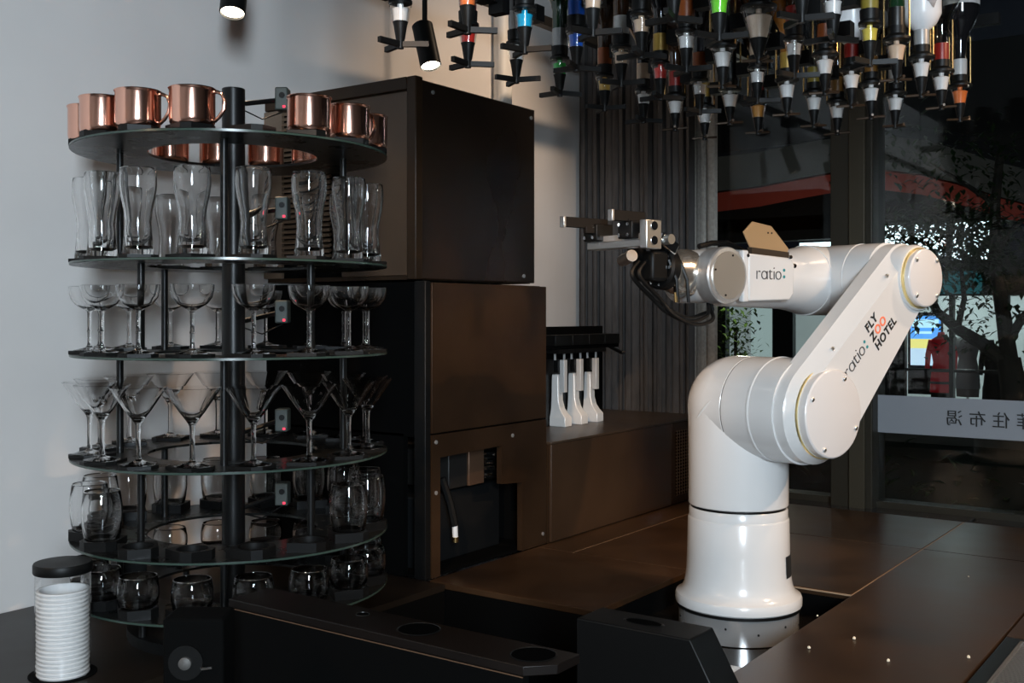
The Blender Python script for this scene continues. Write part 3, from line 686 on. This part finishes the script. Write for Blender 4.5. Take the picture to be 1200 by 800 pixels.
# cables
for i, (dx, dy, dr) in enumerate(((0, 0, 0), (.012, .008, .006), (-.012, .012, -.008))):
    a = hc+Vector((.0+dx, -.03+dy, .01)); pts = []
    c = [a, a+Vector((.005, -.024, -.03)), Vector((.01+dx, -.262+dy, ZWR-.05)), Vector((.02+dx, -.235+dy, ZWR-.075-dr)), Vector((.03+dx, -.185+dy, ZWR-.094-dr)), Vector((.035+dx, -.14+dy, ZWR-.085-dr)), Vector((.03, -.125+dy, ZWR-.07)), Vector((.02, -.118, ZWR-.045))]
    for k in range(len(c)-1):
        p0, p1, p2, p3 = c[max(k-1, 0)], c[k], c[k+1], c[min(k+2, len(c)-1)]
        for j in range(6):
            t = j/6; pts.append(.5*((2*p1)+(p2-p0)*t+(2*p0-5*p1+4*p2-p3)*t*t+(3*p1-p0-3*p2+p3)*t**3))
    pts.append(c[-1]); MB().tube(pts, .0042, 8).build('cable', M_rubber, rb)
for i, (x, y) in enumerate(((.03, -.24), (.01, -.225), (.035, -.215))):
    MB().tube([(x, y, ZWR+.03), (x+.01, y+.012, ZWR-.01), (x+.006, y+.02, ZWR-.055)], .0035, 6).build('hose', M_rubber, rb)
MB().cyl((.035, -.225, ZWR-.035), (.035, -.223, ZWR-.055), .004, n=8).build('fitting', M_brass, rb)
MB().tube([(-.03, .06, ZE+.06), (-.03, .0, ZE+.078), (-.02, -.06, ZE+.075), (-.02, -.10, ZE+.066)], .006, 8).build('cable', M_rubber, rb)
# tan camera bracket plate on the forearm
bo = []
for cx_, cy_ in ((885, 140), (925, 90), (1010, 105), (1090, 205), (1085, 222), (915, 208)):
    px, py = 650+cx_/4, 240+cy_/4; bo.append(((px-895)/350+.030, .62+(368-py)*2.36/FPX))
bk = MB().prism(bo, (.045, 0, 0), (0, 1, 0), (0, 0, 1), (.003, 0, 0)).build('bracket_plate', M_tan, rb, bevel=.0006)
MB().prism([(bo[5][0], bo[5][1]), (bo[4][0], bo[4][1]), (bo[4][0], bo[4][1]-.028), (bo[5][0], bo[5][1]-.020)], (.040, 0, 0), (0, 1, 0), (0, 0, 1), (.012, 0, 0)).build('bracket_foot', mat('dark_bracket', (.05, .035, .022), .5, metal=.4), rb)
for k in (0, 1): MB().cyl((.0475, .040+k*.012, bo[1][1]-.022), (.0488, .040+k*.012, bo[1][1]-.022), .002, n=8).build('screw_hole', M_black, bk)
MB().tube([(.05, bo[5][0]-.01, bo[5][1]-.020), (.06, bo[4][0]+.01, bo[4][1]-.030)], .005, 8).build('bracket_rod', M_blackm, rb)

# ================================================================== BOTTLE RACK
GLS = {'clear': glassmat('clear_bottle_glass', (.75, .75, .72), .06, .7, 2.5), 'green': mat('green_bottle_glass', (.008, .03, .012), .08, spec=.8),
       'brown': mat('brown_bottle_glass', (.035, .014, .005), .08, spec=.8), 'black': mat('black_bottle_glass', (.006, .006, .007), .08, spec=.8),
       'white': mat('white_bottle', (.75, .74, .74), .25), 'amber': mat('amber_spirit', (.25, .09, .015), .08, spec=.8), 'blue': mat('blue_bottle_glass', (.01, .04, .16), .08, spec=.8)}
COL = {'white': (.78, .76, .74), 'red': (.7, .03, .02), 'blue': (.01, .14, .75), 'cyan': (.0, .42, .72), 'green': (.01, .42, .05), 'lime': (.18, .75, .03),
       'gold': (.68, .42, .08), 'cream': (.74, .52, .36), 'tan': (.55, .42, .32), 'orange': (.75, .18, .04), 'yellow': (.72, .55, .08), 'silver': (.6, .6, .6), 'black': (.01, .01, .01), 'amber': (.55, .25, .05)}
def cm(c): return mat('plastic_'+c, [c_*.85 for c_ in COL[c]], .35)
cache = {}
def cmesh(key, fn):
    if key not in cache: cache[key] = fn()
    return cache[key]
ZN = EYE+.42
def arms(kind):
    mb = MB()
    if kind == 'A':
        for a in (0, 2.2, 4.0): mb.box((.024*math.cos(a), .024*math.sin(a), .007), (.042, .0075, .0085), Matrix.Rotation(a, 3, 'Z'))
    else:
        for a in (.15, PI-.15, PI*1.5): mb.cyl((0, 0, .006), (.03*math.cos(a), .03*math.sin(a), .006+.002*math.cos(a)), .0028, n=8)
    return mb.mesh('lever', M_black if kind == 'A' else mat('dark_bronze_lever', (.05, .032, .02), .35, metal=.5), 20)
def cup(kind, R):
    h0, h1, r0, r1 = (.042, .070, .0125, .0165) if kind == 'A' else (.040, .076, .0125, .0195) if kind == 'B' else (.042, .092, .016, .027)
    return h0, h1, r0, r1
def bottle(x, y, kind, plung, gl, neck, lab, rot=0., labcol2=None):
    desc = {'clear': 'clear glass', 'green': 'dark green', 'brown': 'dark brown', 'black': 'black', 'white': 'opaque white', 'amber': 'amber', 'blue': 'deep blue'}[gl]
    optic = {'A': 'bar-lever pourer', 'B': 'flanged pourer', 'C': 'wide frosted pourer'}[kind]
    lb = 'upside-down %s bottle with %s collar and %s-plunger %s in ceiling rack' % (desc, neck, plung, optic)
    t = thing('hanging_bottle', lb, 'bottle', (x, y, ZN), rot, 'bottles hanging in the ceiling rack')
    h0, h1, r0, r1 = cup(kind, 0)
    inst('nozzle', cmesh('noz'+kind, lambda: MB().lathe([(0, 0), (.0055, 0), (.0058, .012), (.0075, .016), (r0*.86, h0-.006), (r0, h0), (0, h0)], 18).mesh('nozzle', M_black)), t)
    inst('lever', cmesh('lev'+kind, lambda: arms(kind)), t)
    inst('measure_cup', cmesh('cup'+kind, lambda: MB().lathe([(r0*1.02, h0), (r1, h1-.004), (r1*1.12, h1-.003), (r1*1.12, h1)], 24, cap=False).mesh('measure_cup', M_clear)), t)
    inst('plunger', cmesh('pl'+kind+plung, lambda: MB().lathe([(0, h0+.001), (r0*.86, h0+.001), (r1*.74, h0+(h1-h0)*.62), (r1*.82, h0+(h1-h0)*.72), (r1*.6, h0+(h1-h0)*.78), (.005, h0+(h1-h0)*.8), (.005, h1), (0, h1)], 18).mesh('plunger', cm(plung))), t)
    fr_ = .0255 if kind == 'B' else .019 if kind == 'A' else .030
    inst('collar', cmesh('col'+kind, lambda: MB().lathe([(0, h1), (fr_, h1+.001), (fr_, h1+.005), (fr_*.8, h1+.008), (.016, h1+.012), (.0165, h1+.026), (0, h1+.026)], 22).mesh('collar', M_black)), t)
    z0 = h1+.02
    inst('neck_wrap', cmesh('nk'+kind+neck, lambda: MB().lathe([(0, z0), (.0140, z0), (.0148, z0+.02), (.0145, z0+.040), (0, z0+.040)], 18).mesh('neck_wrap', mat('wrap_'+neck, [c_*(.3 if neck in ('red', 'orange', 'yellow', 'amber') else .55) for c_ in COL[neck]], .35, metal=.3 if neck in ('gold', 'silver') else 0))), t)
    R = .040 if gl != 'white' else .037
    inst('bottle', cmesh('bt'+kind+gl, lambda: MB().lathe([(0, z0+.03), (.0140, z0+.03), (.0142, z0+.075), (.018, z0+.092), (R*.8, z0+.118), (R, z0+.14), (R, z0+.31), (R*.93, z0+.325), (0, z0+.32)] if gl != 'white' else
        [(0, z0+.015), (.013, z0+.02), (.014, z0+.035), (.028, z0+.047), (R, z0+.065), (R, z0+.29), (R*.9, z0+.31), (0, z0+.31)], 26).mesh('bottle', GLS[gl])), t)
    if lab:
        def lm():
            mb = MB(); vv = []; zz0, zz1 = (z0+.155, z0+.26)
            for i in range(15):
                a = -1.4+2.8*i/14; vv += [((R+.0005)*math.cos(a), (R+.0005)*math.sin(a), zz0), ((R+.0005)*math.cos(a), (R+.0005)*math.sin(a), zz1)]
            return mb.add(vv, [(2*i, 2*i+2, 2*i+3, 2*i+1) for i in range(14)]).mesh('label', mat('label_'+lab, [c_*.6 for c_ in COL[lab]], .6, noise=(35, .5)))
        o = inst('label', cmesh('lb'+kind+lab+gl, lm), t, rz=fr_ang-rot)
    if kind == 'B':
        gm = cmesh('rods', lambda: MB().cyl((.023, 0, h1+.003), (.023, 0, h1+.11), .0018, n=8).mesh('guide_rod', M_brass))
        inst('guide_rod', gm, t, rz=fr_ang+PI/2-rot); inst('guide_rod', gm, t, rz=fr_ang-PI/2-rot)
    return t
B = [(-1.14, 1.294, 'A', 'white', 'black', 'black', 'silver'), (-1.135, 1.462, 'A', 'red', 'clear', 'red', 'white'), (-1.14, 1.612, 'A', 'white', 'black', 'silver', 'cream'),
     (-1.14, 1.757, 'A', 'green', 'green', 'silver', 'green'), (-1.148, 1.940, 'A', 'gold', 'brown', 'orange', 'red'), (-1.15, 2.11, 'A', 'white', 'black', 'cream', 'cream'), (-1.14, 2.243, 'B', 'white', 'brown', 'red', 'cream'), (-1.14, 2.399, 'B', 'white', 'clear', 'gold', 'white'),
     (-1.0, 1.287, 'A', 'orange', 'clear', 'orange', 'red'), (-1.0, 1.437, 'A', 'cyan', 'black', 'cyan', 'silver'), (-1.0, 1.594, 'A', 'blue', 'blue', 'blue', 'white'), (-1.0, 1.75, 'A', 'cream', 'brown', 'white', 'cream'),
     (-1.0, 1.905, 'A', 'red', 'black', 'gold', 'cream'), (-1.005, 2.09, 'A', 'white', 'black', 'orange', 'orange'), (-1.005, 2.244, 'B', 'white', 'black', 'black', 'silver'), (-1.005, 2.401, 'B', 'amber', 'brown', 'red', 'gold'),
     (-.855, 1.41, 'A', 'cream', 'black', 'silver', 'white'), (-.862, 1.575, 'A', 'cream', 'clear', 'white', 'white'), (-.85, 1.715, 'A', 'white', 'amber', 'orange', 'orange'), (-.855, 1.876, 'B', 'white', 'green', 'black', 'white'),
     (-.86, 2.05, 'A', 'white', 'brown', 'cream', 'cream'), (-.864, 2.22, 'B', 'white', 'amber', 'gold', 'red'), (-.866, 2.388, 'B', 'white', 'clear', 'yellow', 'white'), (-.858, 2.52, 'B', 'white', 'brown', 'amber', 'red'),
     (-.719, 1.41, 'A', 'white', 'amber', 'orange', 'orange'), (-.71, 1.545, 'A', 'lime', 'green', 'black', 'gold'), (-.72, 1.723, 'C', 'tan', 'black', 'black', 'silver'), (-.716, 1.873, 'A', 'white', 'brown', 'red', 'yellow'),
     (-.72, 2.045, 'B', 'white', 'black', 'orange', 'silver'), (-.721, 2.205, 'B', 'white', 'white', 'red', 'red'), (-.729, 2.36, 'B', 'white', 'clear', 'amber', 'yellow'), (-.718, 2.50, 'B', 'white', 'clear', 'white', 'white'),
     (-.568, 1.517, 'A', 'orange', 'brown', 'gold', 'red'), (-.57, 1.655, 'A', 'white', 'black', 'silver', 'white'), (-.574, 1.85, 'A', 'yellow', 'clear', 'yellow', 'yellow'), (-.575, 2.01, 'B', 'cream', 'green', 'black', 'white'),
     (-.576, 2.179, 'B', 'white', 'white', 'silver', None), (-.576, 2.33, 'B', 'white', 'clear', 'red', 'silver'), (-.579, 2.499, 'B', 'orange', 'black', 'white', 'white')]
for i, b in enumerate(B): bottle(*b, rot=YAW+.35*math.sin(i*2.7))
# grey blotch print on the white bottle and a red flash label
bw = [o for o in bpy.data.objects if o.name.startswith('hanging_bottle') and abs(o.location.x+.576) < .002 and abs(o.location.y-2.179) < .002][0]
bl = MB(); rr_ = random.Random(5); outl = [(.55+.0*k, 0) for k in range(1)]
pts_ = [(math.cos(2*PI*k/26)*(.75+.22*rr_.uniform(-1, 1)), .205+.030*math.sin(2*PI*k/26)*(1+.35*rr_.uniform(-1, 1))) for k in range(26)]
vv = [(.0376*math.cos(a_*.8+.35), .0376*math.sin(a_*.8+.35), z_) for a_, z_ in [(0, .205)]+pts_]
mid = [(.0378*math.cos(a_*.4+.35), .0378*math.sin(a_*.4+.35), .205+(z_-.205)*.5) for a_, z_ in pts_]; vv += mid
bl.add(vv, [(0, 27+k, 27+(k+1) % 26) for k in range(26)]+[(27+k, 1+k, 1+(k+1) % 26, 27+(k+1) % 26) for k in range(26)])
o = bl.build('printed_blotch', mat('grey_print', (.25, .25, .26), .5, noise=(60, .4)), bw, smooth=60); o.rotation_euler = (0, 0, fr_ang-bw.rotation_euler.z)
rk = thing('bottle_rack', 'black ceiling rack of rails and posts from which the bottles hang', 'rack', (-.86, 1.9, 2.12))
for x in (-1.07, -.93, -.79, -.648): MB().bb(x+.86-.008, x+.86+.008, -.85, .72, .02, .05).build('rail', M_blackm, rk)
for y in (-.85, .71): MB().bb(-.33, .34, y-.01, y+.01, .05, .075).build('cross_bar', M_blackm, rk)
for x, y in ((-.2, -.85), (.2, -.85), (-.2, .71), (.2, .71)): MB().bb(x-.012, x+.012, y-.012, y+.012, .075, ZC-2.12).build('hanger', M_blackm, rk)
cl = MB().box((0, 0, 0), (.034, .026, .028)).mesh('clamp', M_black, 20)
for b in B: inst('clamp', cl, rk, (b[0]+.86+(.036 if b[0] < -.6 else -.036), b[1]-1.9, 2.04-2.12+.02))
MB().bb(-.245, -.215, -.42, -.40, -.09, .05).build('drop_bracket', M_black, rk)
MB().bb(-.30, -.17, -.66, -.62, -.105, .05).build('drop_bracket', M_black, rk)

# ================================================================== TRACK SPOTLIGHTS
tr = tag(MB().bb(-1.905, -1.875, -1.0, 3.3, 2.42, 2.45).build('lighting_track', M_blackm), 'black lighting track suspended along the grey wall', 'track')
MB().bb(-1.893, -1.887, 0, .006, 2.45, ZC).build('hanger', M_blackm, tr); MB().bb(-1.893, -1.887, 2.6, 2.606, 2.45, ZC).build('hanger', M_blackm, tr)
def track_spot(p, d, label, power, tgt):
    t = thing('track_spotlight', label, 'spotlight', p)
    d = Vector(d).normalized(); e = Vector((0, 0, 0))
    MB().lathe([(0, 0), (.024, 0), (.0285, .004), (.0285, .128), (.026, .130), (.026, .122), (0, .120)], 32, -d*.125, d).build('housing', M_black, t)
    MB().lathe([(.0255, 0), (.0, .0005)], 32, -d*.001, d).build('lens', M_lamp, t)
    MB().tube([-d*.085, -d*.085+Vector((0, 0, .05)), Vector((-d.x*.085, -d.y*.085, 2.42-p[2]))], .007, 8).build('stem', M_black, t)
    MB().box((-d.x*.085, -d.y*.085, 2.41-p[2]), (.05, .10, .03)).build('adapter', M_black, t, bevel=.003)
    spot('spot_beam', Vector(p)+d*.012, Vector(p)+d*2 if tgt is None else tgt, power, WARM, 62, .7, .024)
track_spot((-1.862, 2.235, 2.187), (.30, -.10, -.85), 'black cylinder spotlight lit warm, hanging above the black cabinet', 38, None)
track_spot((-1.897, 1.594, 2.19), (.18, -.25, -.9), 'black cylinder spotlight lit warm, hanging in front of the bare grey wall', 14, None)

# ================================================================== FRONT LEDGE
lg = thing('front_ledge', 'raised black ledge with round cup holes in front of the service hatch', 'ledge', (-.99, 1.10, 1.10))
hs_ = [(.05, .004, .030), (.235, .004, .030), (-.06, .013, .010)]
def plate_with_holes(x0, x1, y0, y1, z0, z1, holes):
    me = MB(); bm = bmesh.new()
    o = MB().prism([(x0, y0), (x1-.03, y0), (x1, y0+.03), (x1, y1), (x0, y1)], (0, 0, z0), (1, 0, 0), (0, 1, 0), (0, 0, z1-z0))
    return o
lp = plate_with_holes(-.28, .28, -.04, .04, -.012, 0, None).build('top_plate', mat('black_laminate', (.006, .0042, .0035), .35, noise=(6, .3, .08), spec=.2), lg, bevel=.001)
for x, y, r in hs_:
    MB().lathe([(r, .0004), (r*.94, .0012), (r*.92, .0004)], 32, (x, y, 0), cap=False).build('hole_rim', M_blackm, lp)
    MB().lathe([(0, .0003), (r*.93, .0005)], 32, (x, y, 0), cap=False).build('cup_hole', mat('hole_black', (.001, .001, .001), .9, spec=.02), lp)
MB().bb(-.28, .25, -.040, -.028, -1.10, -.012).build('front_panel', M_matte, lg)
MB().bb(-.28, .25, -.0412, -.038, -.0138, -.0126).build('edge_trim', mat('dull_edge', (.10, .055, .03), .5), lg)
mo = P(-.40, 1.40, 0)
mm = thing('motor_box', 'black motor housing with round silver bolt at the end of the ledge', 'motor', (mo.x, mo.y, 1.135), YAW)
MB().bb(-.042, .035, -.03, .03, -1.135, 0).build('housing', M_matte, mm, bevel=.004)
MB().lathe([(.008, 0), (.008, .004), (.005, .006), (0, .006)], 20, (-.012, -.033, -.055), (0, -1, 0)).build('bolt', mat('dull_bolt', (.10, .095, .09), .6, metal=.4), mm)
MB().lathe([(.022, 0), (.022, .003), (0, .003)], 24, (-.012, -.03, -.055), (0, -1, 0)).build('bearing_ring', M_blackm, mm)
MB().cyl((.008, -.034, -.062), (.022, -.034, -.060), .002, n=8).build('shaft', M_chrome, mm)
bx_ = thing('hatch_box', 'black box with oval slot and slanted side in front of robot base', 'box', (-.7625, 1.40, 1.07))
MB().prism([(-.0925, 0), (.0925, 0), (.20, -.19), (-.0925, -.19)], (0, .037, 0), (1, 0, 0), (0, 0, 1), (0, -.074, 0)).build('body', M_black, bx_, bevel=.002)
MB().lathe([(.024, .0002), (.022, .001), (.020, .0002)], 32, (0, 0, 0), cap=False, ellip=(1.4, .6)).build('slot_rim', M_blackm, bx_)
MB().lathe([(0, .0003), (.021, .0004)], 32, (0, 0, 0), cap=False, ellip=(1.4, .6)).build('slot', mat('hole_black', (.001, .001, .001), .9, spec=.02), bx_)
MB().bb(-.0925, .2, -.036, .036, -1.07, -.19).build('pedestal', M_matte, bx_)

# ================================================================== STREET OUTSIDE (night)
def ex(px, py, Y):
    k = (px-600)/FPX; D = Y/(SA*k+CA); q = P(k*D, D, EYE+(368-py)/FPX*D); return q
def exbox(px0, px1, py0, py1, Y, t=.05):      # upright box in the plane y=Y
    a, b = ex(px0, py0, Y), ex(px1, py1, Y); za, zb = sorted((ex((px0+px1)/2, py0, Y).z, ex((px0+px1)/2, py1, Y).z))
    return MB().bb(min(a.x, b.x), max(a.x, b.x), Y, Y+t, za, zb)
struct(MB().bb(-30, 40, YWIN+.1, 40, -.2, -.1).build('ground', mat('night_paving', (.05, .05, .052), .6, noise=(2, .3))))
YS = 15.0
sh = thing('shop_building', 'lit shop front across the street behind the tree', 'building', (0, 0, 0))
M_fac = mat('shop_facade', (.035, .033, .032), .7); M_dkf = mat('shop_frame', (.012, .012, .012), .5)
M_shopw = mat('shop_glow_wall', (.5, .55, .55), .8, emit=(.72, .85, .86), estr=.32, noise=(1.2, .2))  # glow in the wall material stands in for the lit shop interior
for a in ((700, 1700, 40, 257), (700, 1028, 257, 284), (700, 845, 284, 470)): exbox(*a, YS, .3).build('facade_wall', M_fac, sh)
exbox(845, 1700, 300, 345, YS, .25).build('fascia', mat('shop_fascia', (.03, .035, .035), .6), sh)
exbox(1092, 1150, 318, 344, YS-.06, .05).build('teal_sign', mat('teal_sign', (.02, .12, .14), .5, emit=(.03, .22, .26), estr=.35), sh)
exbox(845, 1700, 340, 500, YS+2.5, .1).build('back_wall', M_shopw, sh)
exbox(845, 1700, 330, 340, YS+1.2, .1).build('shop_ceiling', M_fac, sh)
for p in ((1028, 1042), (1052, 1060), (1112, 1117), (1172, 1182), (1236, 1246), (905, 929), (846, 850), (980, 990)): exbox(p[0], p[1], 345, 500, YS, .12).build('frame_post', M_dkf, sh)
exbox(845, 1700, 437, 441, YS+.02, .06).build('rail', M_dkf, sh)
exbox(1040, 1052, 345, 480, YS+.03, .1).build('door_leaf', mat('dark_door', (.02, .022, .022), .4), sh)
M_lit = mat('lit_upper_window', (.8, .9, 1), .5, emit=(.75, .93, 1), estr=5)
for a in ((1034, 1066, 262, 292), (1072, 1108, 252, 300), (1116, 1162, 250, 314), (937, 978, 284, 291)):
    f = exbox(*a, YS+.05, .02).build('lit_window', M_lit, sh)
exbox(880, 905, 352, 440, YS+.6, .05).build('lit_panel', mat('lit_panel', (.6, .7, .7), .6, emit=(.7, .9, .9), estr=.5), sh)
# advertising screen
sc_ = thing('advertising_screen', 'glowing blue and yellow advertising screen inside the shop window', 'screen', ex(1085, 460, YS+1.0))
def scr(px0, px1, py0, py1, m, nm, d=0):
    o = exbox(px0, px1, py0, py1, YS+1.0-d, .02); l = sc_.location; o.v = [(a-l.x, b-l.y, c-l.z) for a, b, c in o.v]; return o.build(nm, m, sc_)
scr(1064, 1105, 366, 462, M_dkf, 'casing')
dp = scr(1067, 1102, 370, 428, mat('screen_blue', (.1, .3, .8), .4, emit=(.10, .38, .95), estr=1.5), 'display', .02)
for a, c, e in (((1069, 1100, 374, 384), 'screen_cyan', (.5, .85, 1)), ((1067, 1102, 397, 408), 'screen_yellow', (.85, .8, .25)), ((1067, 1102, 408, 428), 'screen_pale', (.55, .75, .95)), ((1072, 1092, 388, 391), 'screen_cyan', (.5, .85, 1))):
    o = scr(*a, mat(c, e, .4, emit=e, estr=1.4), 'display_block', .025); o.parent = dp
def mannequin(px, py, label, top, bottom, w=1.0, long=False, dy=.5):
    q = ex(px, py, YS+dy); t = thing('mannequin', label, 'mannequin', (q.x, q.y, -.1)); H = q.z+.1; k = H/1.55
    MB().lathe([(0, 0), (.18, 0), (.18, .015), (.02, .03), (.018, .8*k)], 20).build('stand', M_alu, t)
    pr = [(.17, .62), (.16, .80), (.145, .95), (.12, 1.08), (.15, 1.25), (.165, 1.36), (.14, 1.44), (.06, 1.49), (.045, 1.55)]
    MB().lathe([(r*k*w, z*k) for r, z in pr], 24, ellip=(1, .62)).build('torso', top, t, smooth=60)
    MB().lathe([(.0, .25), (.2, .25), (.18, .5), (.17, .66), (0, .66)] if long else [(0, .45), (.15, .45), (.165, .7), (0, .7)], 24, ellip=(k*w, .62*k)).build('skirt', bottom, t, smooth=60)
    for sx in (-1, 1): MB().tube([(sx*.14*k*w, 0, 1.42*k), (sx*.2*k*w, .02, 1.2*k), (sx*.2*k*w, -.03, .98*k)], .05*k, 10, taper=.035*k).build('sleeve', top, t)
mannequin(1103, 389, 'shop mannequin wearing a red top behind the street window', mat('red_cloth_glow', (.45, .02, .03), .8, emit=(.5, .02, .03), estr=.12), mat('grey_cloth', (.05, .05, .05), .9), 1.0)  # red cloth emits faintly, shop light put into its material
mannequin(1134, 385, 'shop mannequin wearing a loose grey top beside the red one', mat('grey_top', (.10, .11, .11), .9), mat('brown_cloth', (.06, .045, .035), .9), 1.1, dy=1.25)
mannequin(1162, 398, 'shop mannequin wearing a long dark dress', mat('dark_dress', (.015, .018, .02), .9), mat('dark_dress', (.015, .018, .02), .9), .8, True)
pt = bpy.data.lights.new('shop_lamp', 'POINT'); pt.energy = 60; pt.color = (.85, 1, 1); pt.shadow_soft_size = .2
po = bpy.data.objects.new('shop_lamp', pt); C.objects.link(po); po.location = ex(1120, 352, YS+1.2)
# red awning with grey fascia
aw = thing('street_awning', 'grey canopy with a red band sagging across the street', 'awning', (0, 0, 0))
ya_ = 11.0
def band(pts, th, m, nm):
    vv = []
    for px, py in pts:
        a, b = ex(px, py, ya_), ex(px, py+th, ya_); vv += [(a.x, ya_, a.z), (b.x, ya_-.0, b.z), (a.x, ya_+1.2, a.z+.25), (b.x, ya_+1.2, b.z+.25)]
    ff = []
    for i in range(len(pts)-1):
        o, n = 4*i, 4*i+4; ff += [(o, n, n+1, o+1), (o+2, o+3, n+3, n+2), (o, o+2, n+2, n), (o+1, n+1, n+3, o+3)]
    return MB().add(vv, ff).build(nm, m, aw, smooth=60)
for px in (700, 1240): q = ex(px, 240, ya_); MB().cyl((q.x, ya_+.6, -.1), (q.x, ya_+.6, q.z+.2), .05).build('post', M_dkf, aw)
cur = [(700, 244), (760, 236), (840, 226), (890, 220), (930, 212), (980, 203), (1030, 200), (1080, 206), (1120, 216), (1170, 232), (1240, 250)]
band([(a, b-42) for a, b in cur], 40, mat('grey_canopy', (.10, .10, .10), .8, noise=(2, .2)), 'canopy')
band(cur, 22, mat('red_band', (.42, .05, .03), .7), 'red_band')
sl_ = bpy.data.lights.new('awning_fill_light', 'POINT'); sl_.energy = 90; sl_.color = (1, .85, .7); sl_.shadow_soft_size = .15  # unseen point light added to light up the awning and street
so = bpy.data.objects.new('awning_fill_light', sl_); C.objects.link(so); so.location = (6.5, 6.5, 3.6)
# leaves: one folded leaf each, joined per plant
def leafcloud(name, parent, centers, n, size, m, seed):
    rnd = random.Random(seed); mb = MB()
    for i in range(n):
        c, r = rnd.choice(centers); d = Vector((rnd.gauss(0, 1), rnd.gauss(0, 1), rnd.gauss(0, 1)))*.55
        p = Vector(c)+Vector((d.x*r[0], d.y*r[1], d.z*r[2])); q = Matrix.Rotation(rnd.uniform(0, 6.3), 3, 'Z') @ Matrix.Rotation(rnd.uniform(-1, .6), 3, 'Y')
        s_ = size*rnd.uniform(.6, 1.25)
        mb.add([p+q @ Vector(v)*s_ for v in ((0, 0, 0), (.5, .2, .06), (1, 0, -.06), (.5, -.2, .06), (.5, 0, 0))], [(0, 4, 1), (4, 2, 1), (0, 3, 4), (4, 3, 2)])
    o = mb.build(name, m, parent, smooth=0)
    o['kind'] = 'stuff'; return o
M_leaf = mat('night_leaf', (.022, .045, .014), .5, noise=(3, .4)); M_bark = mat('bark', (.03, .022, .016), .9, noise=(14, .4), bump=.6)
YT = 6.2
te_ = thing('street_tree', 'dark leafy street tree with forked trunk outside the window', 'tree', (ex(1190, 480, YT).x, YT, -.1))
l_ = Vector(te_.location)
def tp_(px, py, dy=0): return ex(px, py, YT+dy)-l_
def limb(pts, r0, r1): MB().tube([tp_(*p) for p in pts], r0, 10, taper=r1).build('branch', M_bark, te_)
MB().tube([Vector((0, 0, 0)), tp_(1192, 500), tp_(1188, 455), tp_(1182, 420)], .075, 14, taper=.06).build('trunk', M_bark, te_)
limb([(1182, 425), (1150, 402), (1122, 385), (1098, 365), (1082, 330), (1070, 300)], .042, .012)
limb([(1184, 430), (1176, 370), (1166, 310), (1166, 240), (1172, 180)], .045, .02)
limb([(1180, 400), (1200, 370), (1225, 340)], .03, .01)
limb([(1122, 385), (1130, 350), (1126, 310), (1140, 280)], .018, .006)
limb([(1166, 300), (1190, 265), (1210, 250)], .018, .006)
limb([(1168, 240), (1130, 215), (1090, 190)], .018, .005)
cs = [(tp_(*c), (.30, .4, .16)) for c in ((1060, 285), (1095, 300), (1088, 345), (1130, 340), (1110, 375), (1140, 270), (1185, 285), (1195, 350), (1070, 180), (1120, 200), (1190, 180), (1170, 390), (1055, 315), (1140, 300), (1095, 270), (1180, 240))]
cs += [(tp_(*c), (.16, .3, .12)) for c in ((1050, 280), (1075, 270), (1095, 290), (1125, 265), (1150, 270), (1130, 300), (1155, 305))]*2
leafcloud('foliage', te_, cs, 3600, .062, M_leaf, 11)
hd_ = thing('street_hedge', 'low dark hedge growing outside below the frosted window strip', 'hedge', (0, 4.6, -.1))
leafcloud('foliage', hd_, [((x*.3-1.9, 0, .25+.3*(i % 3)), (.3, .45, .3)) for i, x in enumerate(range(0, 16))]+[((x*.3-1.9, .1, .95), (.25, .35, .12)) for x in range(0, 16)], 2600, .075, M_leaf, 12)
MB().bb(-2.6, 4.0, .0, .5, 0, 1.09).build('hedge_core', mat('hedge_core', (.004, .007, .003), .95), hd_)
MB().bb(-2.2, 3.0, -.3, .45, 0, .3).build('planter', mat('planter_black', (.01, .01, .01), .8), hd_)
sb_ = thing('potted_shrub', 'round green shrub standing outside behind the sheer curtain', 'shrub', (ex(862, 460, 9).x, 9, -.1))
q = ex(862, 385, 9)-Vector(sb_.location)
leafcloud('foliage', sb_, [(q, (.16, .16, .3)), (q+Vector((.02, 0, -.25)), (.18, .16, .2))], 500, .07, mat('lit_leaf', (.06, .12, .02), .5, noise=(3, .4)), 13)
MB().lathe([(0, 0), (.14, 0), (.18, .35), (.16, .36), (0, .33)], 20).build('pot', M_dkf, sb_); MB().cyl((0, 0, .3), q, .015).build('stem', M_bark, sb_)
sbl = bpy.data.lights.new('doorway_lamp', 'POINT'); sbl.energy = 30; sbl.color = (1, .95, .8); sbl.shadow_soft_size = .1
sbo = bpy.data.objects.new('doorway_lamp', sbl); C.objects.link(sbo); sbo.location = ex(862, 310, 8.6)
track_spot((-1.88, -.66, 2.30), (.25, .75, -.6), 'black cylinder spotlight far along the track, aimed towards the window', 10, None)
track_spot((-1.88, -.9, 2.30), (.25, .8, -.6), 'black cylinder spotlight at the end of the track, aimed towards the window', 10, None)

# unseen downlights added to give the glasses and mugs warm glints
dl = None
for k, (x, y, pw_) in enumerate(((-.9, -.4, 10), (.3, .4, 10), (1.3, .9, 10), (-1.5, -1.6, 8), (.2, -1.5, 8), (1.8, -.4, 8), (1.2, 2.2, 10), (2.2, 1.5, 8))):
    d = thing('added_downlight', 'small round warm downlight added in the unseen ceiling for glints', 'downlight', (x, y, ZC-.03), group='added glint downlights')
    MB().lathe([(.058, .03), (.078, .03), (.078, .0), (.068, -.004), (.062, .0), (.058, .03)], 28, cap=False).build('trim_ring', M_black, d)
    MB().lathe([(0, .012), (.060, .012)], 28, cap=False).build('lens', mat('glint_lens', (1, .9, .75), .5, emit=(1, .82, .6), estr=90), d)
